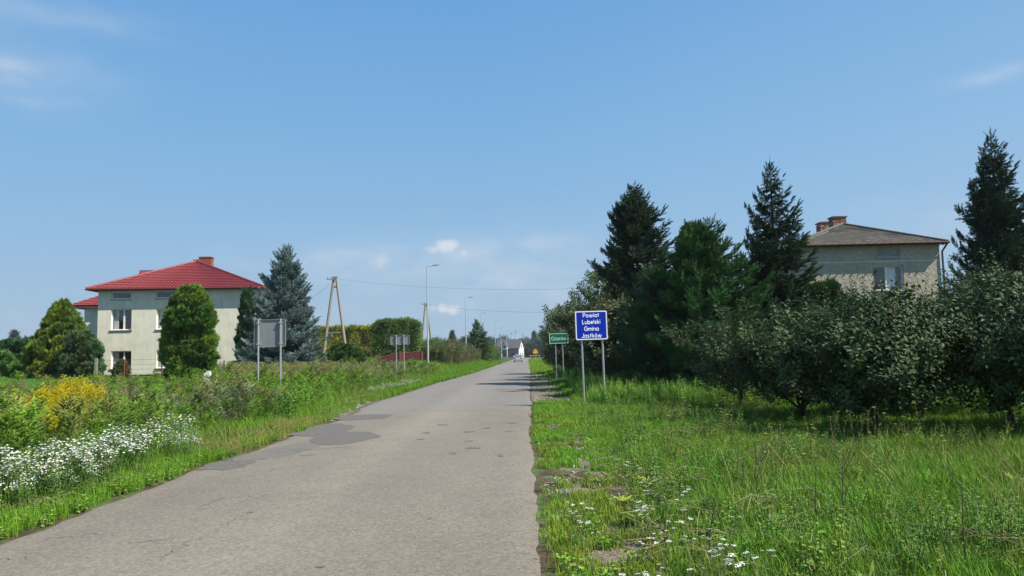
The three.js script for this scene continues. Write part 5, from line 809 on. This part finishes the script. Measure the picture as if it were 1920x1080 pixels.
const WD = {
  mug: weed(71, 1.0, { stems: 4, leaves: 20, len: 0.1, w: 0.026, plume: 12, pc: [1.25, 1.1, 1.5] }), nettle: weed(72, 0.8, { stems: 4, leaves: 22, len: 0.1, w: 0.05 }), reed: weed(73, 1.15, { stems: 5, leaves: 6, len: 0.3, w: 0.014, plume: 16, pc: [1.75, 1.45, 1.9], c: [1.15, 1, 1.1] }),
  gold: weed(74, 1.15, { stems: 4, leaves: 22, len: 0.09, w: 0.02, plume: 30, pw: 0.013, pc: [0.56, 0.47, 0.015], c: [0.14, 0.22, 0.05] }), aster: weed(75, 0.62, { stems: 4, leaves: 14, len: 0.07, w: 0.02, disc: 9, dc: [0.72, 0.72, 0.7], c: [0.11, 0.23, 0.05] }), yarrow: weed(76, 0.5, { stems: 2, leaves: 8, len: 0.07, w: 0.012, umbel: 13, dc: [0.72, 0.72, 0.66], c: [0.12, 0.2, 0.05] }), clover: weed(77, 0.4, { stems: 3, leaves: 10, len: 0.05, w: 0.03, plume: 0 }),
  umbel: weed(78, 1.0, { stems: 2, leaves: 7, len: 0.12, w: 0.03, umbel: 26, dc: [0.36, 0.42, 0.12], c: [0.17, 0.2, 0.06] }), low: weed(79, 0.14, { stems: 6, leaves: 6, len: 0.05, w: 0.03 }),
};
// scatter over what the camera can see plus a margin; pick(x, Z, n) returns a density per square metre
function scatter(seed, Z0, Z1, side, density, make, margin = 2.5) {
  const q = mulberry(seed), list = [];
  for (let Z = Z0; Z < Z1;) {
    const dz = 0.35 + Z * 0.012, xe = 0.715 * Z + margin, a = side < 0 ? -xe : edgeR(Z), b = side < 0 ? edgeL(Z) : xe;
    const nmax = Math.ceil((b - a) * dz * density.max);
    for (let i = 0; i < nmax; i++) { const x = lerp(a, b, q()), zz = Z + q() * dz, d = side < 0 ? edgeL(zz) - x : x - edgeR(zz); if (d < -0.06 || (side > 0 && d < 1.6 && onBare(x, zz))) continue; if (q() < density.f(x, zz, d) / density.max) { const e = make(x, zz, d, q); if (e) list.push(e); } }
    Z += dz;
  }
  return list;
}
const put = (x, Z, q, s, c, tilt = 0.25, sy = 1) => { const k = 0.72 + 0.56 * q(), v = (q() - 0.5) * 0.24; return [x, gh(x, -Z) - 0.01, -Z, [(q() - 0.5) * tilt, q() * 6.28, (q() - 0.5) * tilt], [s, s * sy, s], [c[0] * k * (1 + v), c[1] * k, c[2] * k]]; };
const GRN = [0.172, 0.318, 0.026], LAWN = [0.168, 0.345, 0.022], DEEP = [0.095, 0.24, 0.026], OLV = [0.215, 0.295, 0.05], GREY = [0.215, 0.28, 0.1], YEL = [0.24, 0.325, 0.028], DRYC = [0.34, 0.31, 0.1];
const big = (x, Z, s = 1) => fbm(x * 0.35 * s + 50, Z * 0.35 * s, 3, 131);
const far = (Z) => Math.min(1, 14 / Z) ** 0.9;
// orchard shade keeps its grass fresh; the open meadow by the camera is taller and drier
const tallR = (x, Z, d) => step01(0.8, 1.9, d + (big(x, Z) - 0.5) * 1.4) * step01(14.5, 11.5, Z + (big(x, Z, 2) - 0.5) * 3);
stuff('verge_turf', 'short bright green turf along the right road edge', 'grass', TU.lawn, M_grass, scatter(1, 4.6, 210, 1, { max: 210, f: (x, Z, d) => (Z < 25 ? 210 : Z < 60 ? 60 : 40) * far(Z) * step01(2.6, 1.2, d - (Z > 60 ? 4 : Z > 13 ? 1.2 : 0)) * step01(0.42, 0.54, fbm(x * 2.3, Z * 1.6, 3, 141) + Math.min(0.3, d * 0.17)) * (Z > 25 && Z < 62 && d < 1.35 ? 0.12 : 1) }, (x, Z, d, q) => put(x, Z, q, (0.5 + 0.6 * q()) * (1 + Z * 0.025), big(x, Z, 3) > 0.52 ? YEL : LAWN)));
stuff('meadow_grass', 'knee-high green grass of the roadside meadow on the right', 'grass', TU.mid, M_grass, scatter(2, 4.8, 62, 1, { max: 120, f: (x, Z, d) => 120 * far(Z) * step01(0.75, 1.6, d + (big(x, Z, 2) - 0.5) * 0.9) * (Z > 24 && d < 1.4 ? 0.1 : 1) }, (x, Z, d, q) => put(x, Z, q, (0.65 + 0.6 * q()) * (1 + Z * 0.012) * (0.55 + 0.9 * big(x, Z, 5)), big(x, Z) > 0.5 ? GRN : LAWN, 0.3, tallR(x, Z, d) > 0.5 ? 0.85 : 0.62)));
stuff('tall_meadow_grass', 'tall seeding grass in the near right meadow', 'grass', TU.tall, M_grass, scatter(3, 5, 24, 1, { max: 70, f: (x, Z, d) => 70 * far(Z) * (tallR(x, Z, d) + 0.05) * step01(0.3, 0.52, big(x, Z, 2.6)) }, (x, Z, d, q) => put(x, Z, q, (0.5 + 0.5 * q()) * lerp(1, 0.62, step01(7, 10, Z)) * (0.55 + 0.95 * big(x, Z, 4)), big(x, Z, 1.4) > 0.5 ? OLV : GRN, 0.5)));
stuff('dry_meadow_grass', 'straw-tinted dry grass tufts in the right meadow', 'grass', TU.dry, M_grass, scatter(4, 5, 22, 1, { max: 12, f: (x, Z, d) => 12 * far(Z) * tallR(x, Z, d) * step01(0.44, 0.62, big(x, Z, 1.2)) }, (x, Z, d, q) => put(x, Z, q, (0.7 + 0.5 * q()) * lerp(1, 0.62, step01(7, 10, Z)), OLV, 0.7)));
stuff('lush_grass', 'lush broad-bladed grass around the blue sign posts', 'grass', TU.lush, M_grass, scatter(5, 21, 36, 1, { max: 30, f: (x, Z, d) => 30 * step01(1.4, 2.6, d) * step01(9, 6.5, d) * step01(22.2, 24.5, Z + (big(x, Z) - 0.5) * 2) }, (x, Z, d, q) => put(x, Z, q, 0.7 + 0.7 * q(), big(x, Z, 2) > 0.5 ? GRN : DEEP, 0.5)));
stuff('verge_weeds', 'leafy green weeds under the signs and trees on the right', 'weeds', WD.nettle, M_leaf, scatter(6, 22, 70, 1, { max: 7, f: (x, Z, d) => 7 * step01(1.6, 2.6, d) * step01(12, 8, d) }, (x, Z, d, q) => put(x, Z, q, 0.7 + 0.5 * q(), big(x, Z) > 0.5 ? GRN : DEEP, 0.4)));
stuff('meadow_herbs', 'leafy herbs growing among the right meadow grass', 'weeds', WD.clover, M_leaf, scatter(7, 5, 22, 1, { max: 22, f: (x, Z, d) => 22 * far(Z) * step01(0.7, 1.5, d) * step01(0.35, 0.55, big(x, Z, 2.2)) }, (x, Z, d, q) => put(x, Z, q, 0.7 + 0.6 * q(), q() < 0.5 ? DEEP : GRN, 0.5)));
stuff('ground_rosettes', 'flat leaf rosettes along the road edges', 'weeds', WD.low, M_leaf, [...scatter(8, 4.8, 26, 1, { max: 26, f: (x, Z, d) => 20 * far(Z) * step01(1.6, 0.4, d) * step01(0.46, 0.58, big(x, Z, 4)) }, (x, Z, d, q) => put(x, Z, q, 0.5 + 0.7 * q(), LAWN, 0.3)), ...scatter(9, 5.5, 30, -1, { max: 26, f: (x, Z, d) => 26 * far(Z) * step01(1.2, 0.2, d) }, (x, Z, d, q) => put(x, Z, q, 0.6 + 0.8 * q(), GRN, 0.3))]);
stuff('yarrow', 'white yarrow heads in the near right meadow', 'flowers', WD.yarrow, leafMat({ transmission: 0.15 }), (() => { const q = mulberry(10), l = []; for (const [px, py, n, sp] of [[1195, 890, 12, 0.45], [1210, 920, 8, 0.3], [1235, 955, 8, 0.25], [1300, 970, 12, 0.45], [1330, 1000, 7, 0.35], [1330, 1035, 5, 0.12], [1185, 1035, 5, 0.16], [1175, 860, 8, 0.5], [1225, 905, 6, 0.15], [1385, 1000, 4, 0.12], [1295, 905, 3, 0.04], [1070, 950, 4, 0.2], [1100, 930, 4, 0.25], [1010, 870, 2, 0.1]]) { const [x0, z0] = (() => { const d = ray(px, py), k = (0.45 - EYE) / d.y; return [d.x * k, d.z * k]; })(); for (let i = 0; i < n; i++) { const x = x0 + (q() + q() - 1) * sp * 1.4, z = z0 + (q() + q() - 1) * sp * 1.4; l.push([x, gh(x, z), z, [(q() - 0.5) * 0.5, q() * 6, (q() - 0.5) * 0.5], 0.4 + 0.36 * q(), [1, 1, 1]]); } } return l; })());
stuff('wild_umbels', 'yellow-green umbel plants standing in the right meadow', 'flowers', WD.umbel, M_leaf, (() => { const q = mulberry(12), l = []; for (let i = 0; i < 46; i++) { const Z = 7.5 + q() * 6.5, x = edgeR(Z) + 1.4 + q() * (0.66 * Z - 1.4); l.push([x, gh(x, -Z), -Z, [(q() - 0.5) * 0.3, q() * 6, (q() - 0.5) * 0.3], 0.55 + 0.45 * q(), [0.8 + 0.4 * q(), 1, 0.8]]); } return l; })());
// broad dock leaves and flattened straw break up the grass
{ const b = new B(), r = mulberry(88); for (let i = 0; i < 9; i++) { const a = i * 0.75 + r() * 0.5, k = 0.75 + 0.5 * r(); b.col = [k, k, k]; leaf(b, [0, 0.02, 0], norm([Math.cos(a), 0.5 + 0.7 * r(), Math.sin(a)]), [0, 1, 0], 0.16 + 0.14 * r(), 0.06 + 0.03 * r(), 0.2); }
  stuff('dock_leaves', 'broad dock leaves scattered in the roadside grass', 'weeds', b, M_leaf, [...scatter(15, 5, 16, 1, { max: 2.2, f: (x, Z, d) => 2.2 * step01(0.4, 1.2, d) * step01(0.4, 0.6, big(x, Z, 3)) }, (x, Z, d, q) => put(x, Z, q, 0.6 + 0.7 * q(), q() < 0.25 ? YEL : GRN, 0.3)), ...scatter(16, 6, 22, -1, { max: 3, f: (x, Z, d) => 3 * step01(0.2, 0.8, d) * step01(4, 2, d) }, (x, Z, d, q) => put(x, Z, q, 0.7 + 0.8 * q(), GRN, 0.3))]); }
{ const b = new B(), r = mulberry(89); for (let i = 0; i < 16; i++) { const a = r() * 6.28, L = 0.12 + 0.3 * r(), k = 0.7 + 0.5 * r(), x = (r() - 0.5) * 0.4, z = (r() - 0.5) * 0.4, y = 0.02 + 0.12 * r(); b.col = [k, k, k]; b.tube([[x, y, z], [x + Math.cos(a) * L * 0.5, y + 0.05 * r(), z + Math.sin(a) * L * 0.5], [x + Math.cos(a) * L, y + 0.06 * (r() - 0.3), z + Math.sin(a) * L]], 0.002, 3, false); }
  stuff('straw_litter', 'dry straw litter flattened in the grass', 'straw', b, S({ vertexColors: true, roughness: 1 }), [...scatter(17, 5, 18, 1, { max: 3.5, f: (x, Z, d) => 3.5 * step01(0.3, 0.9, d) * step01(0.42, 0.6, big(x, Z, 2)) }, (x, Z, d, q) => put(x, Z, q, 0.8 + 0.7 * q(), [0.42, 0.35, 0.19], 0.3)), ...scatter(18, 6, 30, -1, { max: 3.5, f: (x, Z, d) => 3.5 * step01(0.2, 0.6, d) * step01(3.5, 1.5, d) }, (x, Z, d, q) => put(x, Z, q, 0.8 + 0.7 * q(), [0.42, 0.35, 0.19], 0.3))]); }
// dead brown stalks, each a plant of its own
{ const q = mulberry(14), M_stalk = S({ color: col(0.075, 0.052, 0.035), roughness: 1 });
  [[1812, 1078, 905, 'bare brown branched stalk standing alone in the near grass'], [1530, 975, 870, 'dead brown stalk in the meadow grass'], [1472, 905, 820, 'dead brown stalk in the meadow grass'], [1420, 940, 835, 'dead brown stalk in the meadow grass'], [1450, 900, 838, 'dead brown stalk in the meadow grass'], [1585, 985, 850, 'dead brown stalk in the meadow grass'], [1395, 925, 860, 'dead brown stalk in the meadow grass'], [1330, 1050, 945, 'dead brown stalk in the meadow grass'], [1355, 1000, 930, 'dead brown stalk in the meadow grass']].forEach(([px, pyB, pyT, label], k) => {
    const [x, z] = groundHit(px, pyB + 12), y = gh(x, z), H = Math.max(0.35, P(px, pyT, -z).y - y), g = thing('dry_stalk', label, 'plant', [x, y, z], q() * 6, k ? 'dead stalks in the meadow' : undefined), b = new B(), ln = (q() - 0.5) * 0.2;
    b.tube([[0, -0.03, 0], [ln * 0.3, H * 0.5, 0.01], [ln, H, 0]], [0.007, 0.005, 0.002], 5); mesh('stem', b, M_stalk, g);
    const t = new B(); for (let i = 0; i < 7; i++) { const f = 0.4 + 0.58 * q(), a = q() * 6.28, L = 0.1 + 0.22 * q(); t.tube([[ln * f * f, H * f, 0], [ln * f * f + Math.cos(a) * L * 0.5, H * f + L * 0.7, Math.sin(a) * L * 0.5]], [0.003, 0.0015], 4); } mesh('twigs', t, M_stalk, g).userData.kind = 'stuff';
  }); }

// ---- left verge: mown edge, then tall weeds
const weedZone = (d) => step01(0.5, 1.2, d);
const shortZone = (x, Z) => x / Z < -0.4 && Z > 13;                               // a shorter growth of the same plants stands before the lawn
const lawnX = (x, Z) => step01(-15.5, -17.5, x) * step01(25, 28, Z);            // mown lawn before the plank fence
stuff('roadside_grass', 'short green grass along the left road edge', 'grass', TU.mid, M_grass, scatter(21, 5.2, 140, -1, { max: 120, f: (x, Z, d) => 120 * far(Z) * step01(3.2, 1.4, d) * step01(-0.12, 0.06, d) * (Z > 20 && Z < 28 && d < 0.7 ? 0.15 : 1) }, (x, Z, d, q) => put(x, Z, q, (0.45 + 0.5 * q() + 0.35 * step01(0.2, 1.2, d)) * (1 + Z * 0.012), Z > 13 && Z < 19.5 && d < 0.9 && q() < 0.6 ? DRYC : big(x, Z) > 0.48 ? GRN : LAWN, 0.35)));
stuff('tall_weed_grass', 'tall green grass among the left roadside weeds', 'grass', TU.tall, M_grass, scatter(22, 6, 60, -1, { max: 60, f: (x, Z, d) => 60 * far(Z) * weedZone(d) * (1 - lawnX(x, Z)) * step01(26, 20, d) }, (x, Z, d, q) => put(x, Z, q, (0.8 + 0.6 * q()) * (1 + Z * 0.008) * (shortZone(x, Z) ? 0.78 : 1), big(x, Z) > 0.58 ? OLV : GRN, 0.4)));
stuff('mugwort', 'grey-green mugwort and leafy weeds along the left verge', 'weeds', WD.mug, M_leaf, scatter(23, 7, 58, -1, { max: 11, f: (x, Z, d) => 11 * Math.min(1, 26 / Z) * step01(1.3, 2.4, d + (Z > 14 ? 0.6 : 0)) * (1 - lawnX(x, Z)) * step01(24, 16, d) }, (x, Z, d, q) => put(x, Z, q, (0.45 + 0.75 * q() ** 1.6) * (shortZone(x, Z) ? 0.78 : 1) * (0.45 + 1.15 * big(x, Z, 2.4)), big(x, Z, 0.8) > 0.6 ? GREY : big(x, Z, 2) > 0.56 ? OLV : GRN, 0.3)));
stuff('nettles', 'dark green nettles along the left verge', 'weeds', WD.nettle, M_leaf, scatter(24, 7, 56, -1, { max: 14, f: (x, Z, d) => 14 * Math.min(1, 26 / Z) * step01(0.8, 1.6, d) * (1 - lawnX(x, Z)) * step01(20, 12, d) * step01(0.4, 0.56, big(x, Z, 1.1)) }, (x, Z, d, q) => put(x, Z, q, (0.55 + 0.75 * q() * q()) * (shortZone(x, Z) ? 0.78 : 1), q() < 0.35 ? DEEP : LAWN, 0.3)));
stuff('lush_weeds', 'tall lush green weeds crowding the road before the sign backs', 'weeds', WD.nettle, M_leaf, scatter(30, 16, 34, -1, { max: 12, f: (x, Z, d) => 12 * step01(0.7, 1.3, d) * step01(5, 3, d) * step01(0.42, 0.58, big(x, Z, 1.8)) }, (x, Z, d, q) => put(x, Z, q, 0.75 + 0.6 * q(), q() < 0.35 ? DEEP : LAWN, 0.35)));
stuff('reed_grass', 'tan feathery reed grass behind the sign backs', 'grass', WD.reed, M_leaf, [...scatter(25, 22, 64, -1, { max: 22, f: (x, Z, d) => 22 * Math.min(1, 30 / Z) * step01(2.6, 4.5, d) * step01(18, 12, d) * step01(27, 31, Z + (big(x, Z) - 0.5) * 8) * step01(-0.4, -0.36, x / Z) * (Z > 44 ? step01(50, 44, Z) : 1) * (1 - lawnX(x, Z)) }, (x, Z, d, q) => put(x, Z, q, 0.72 + 0.4 * q(), [0.17, 0.215, 0.06], 0.35)), ...scatter(26, 9, 26, -1, { max: 1.6, f: (x, Z, d) => 1.6 * step01(2.5, 4, d) }, (x, Z, d, q) => put(x, Z, q, (0.7 + 0.4 * q()) * (shortZone(x, Z) ? 0.78 : 1), [0.17, 0.215, 0.06], 0.35))]);
stuff('bank_scrub', 'brownish scrub covering the bank along the far left verge', 'weeds', WD.reed, M_leaf, scatter(27, 64, 190, -1, { max: 9, f: (x, Z, d) => 9 * Math.min(1, 80 / Z) * step01(1.8, 3, d) * step01(11, 8, d) * (Z < 79 && (d > 3 || Z < 69) ? 0 : 1) }, (x, Z, d, q) => put(x, Z, q, (0.7 + 1.1 * q() + Z * 0.002) * (0.5 + 1.1 * big(x, Z, 0.8)), q() < 0.3 ? [0.14, 0.15, 0.055] : [0.09, 0.15, 0.04], 0.35), 0));
stuff('bank_grass', 'bright green grass mound around the tallest street lamp', 'grass', TU.lush, M_grass, scatter(28, 56, 72, -1, { max: 14, f: (x, Z, d) => 14 * step01(0.3, 1.2, d) * step01(8, 5, d) }, (x, Z, d, q) => put(x, Z, q, 0.6 + 0.5 * q(), LAWN, 0.4), 0));
stuff('mown_lawn', 'mown green lawn in front of the bushes on the left', 'grass', TU.lawn, M_grass, scatter(29, 27, 57, -1, { max: 26, f: (x, Z) => 26 * lawnX(x, Z + 1.5) }, (x, Z, d, q) => put(x, Z, q, 1.5 + 0.8 * q(), [0.12, 0.27, 0.035], 0.3), 4));
const patch = (seed, list, H) => { const q = mulberry(seed), l = []; for (const [px, py, n, sp, s] of list) { const d = ray(px, py), k = (H + 0.1 - EYE) / d.y, x0 = d.x * k, z0 = d.z * k; for (let i = 0; i < n; i++) { const x = x0 + (q() + q() - 1) * sp, z = z0 + (q() + q() - 1) * sp * 1.1; if (x > edgeL(-z) - 0.35) continue; l.push([x, gh(x, z), z, [(q() - 0.5) * 0.5, q() * 6, (q() - 0.5) * 0.5], s * (0.62 + 0.55 * q()), [0.9 + 0.2 * q(), 1, 1]]); } } return l; };
stuff('aster_band', 'dense band of white asters along the left road edge', 'flowers', WD.aster, leafMat({ transmission: 0.15 }), patch(31, [[20, 872, 16, 0.75, 1], [60, 862, 18, 0.8, 0.95], [110, 845, 20, 0.9, 1], [150, 830, 22, 0.95, 1], [190, 822, 24, 1.0, 1.05], [230, 812, 26, 1.0, 1.05], [270, 805, 28, 1.0, 1.05], [310, 798, 28, 0.95, 1.05], [345, 788, 18, 0.75, 1.1], [260, 835, 16, 0.6, 1], [180, 850, 14, 0.6, 0.95], [0, 845, 18, 0.8, 1], [-60, 880, 26, 0.8, 1], [1000, 2000, 0, 0, 0]], 0.6));
stuff('roadside_daisies', 'small white flowers at the road edge before the small sign back', 'flowers', WD.aster, leafMat({ transmission: 0.15 }), (() => { const q = mulberry(33), l = []; for (let i = 0; i < 60; i++) { const Z = 30 + q() * 12, x = edgeL(Z) - 0.35 - q() * 0.7; l.push([x, gh(x, -Z), -Z, [0, q() * 6, 0], 0.5 + 0.2 * q(), [1, 1, 1]]); } return l; })());
stuff('goldenrod', 'yellow goldenrod in bloom among the left weeds', 'flowers', WD.gold, leafMat({ transmission: 0.15 }), (() => { const q = mulberry(32), l = []; for (const [px, py, Z, n, sp] of [[45, 758, 15, 6, 0.5], [70, 752, 15.4, 7, 0.5], [95, 743, 15.8, 9, 0.5], [120, 735, 16.2, 9, 0.45], [145, 722, 17, 9, 0.35], [150, 736, 16.5, 7, 0.4], [182, 730, 17.5, 6, 0.25], [90, 760, 14.5, 4, 0.5], [125, 755, 14.8, 4, 0.4], [112, 780, 12.5, 3, 0.2], [30, 770, 15, 4, 0.5]]) for (let i = 0; i < n; i++) { const ox = (q() + q() - 1) * sp, z = -Z + (q() + q() - 1) * sp, x = Xat(px, Z, py) + ox, y = gh(x, z), H = Math.max(0.5, Yat(px, py, Z) - y); l.push([x, y, z, [(q() - 0.5) * 0.2, q() * 6, (q() - 0.5) * 0.2], [H * 0.95, H * (0.85 + 0.2 * q()), H * 0.95], [0.9 + 0.2 * q(), 1, 1]]); } return l; })());
{ // yellow clump by the small sign back
  const [x, z] = [Xat(684, 36, 716), -36], q = mulberry(35); stuff('yellow_flowers', 'small clump of yellow flowers before the small sign back', 'flowers', WD.gold, leafMat({ transmission: 0.15 }), Array.from({ length: 4 }, () => [x + (q() - 0.5) * 0.5, gh(x, z), z + (q() - 0.5) * 0.4, [0, q() * 6, 0], 0.62, [1, 1, 1]])); }

// ---------------------------------------------------------------- thin summer haze
scene.fog = new THREE.FogExp2(new THREE.Color(0.82, 0.9, 1), 0.00018);

// ---------------------------------------------------------------- finish
scene.traverse((o) => { if (o.isMesh) { o.castShadow = true; o.receiveShadow = true; } });
renderer.render(scene, camera);
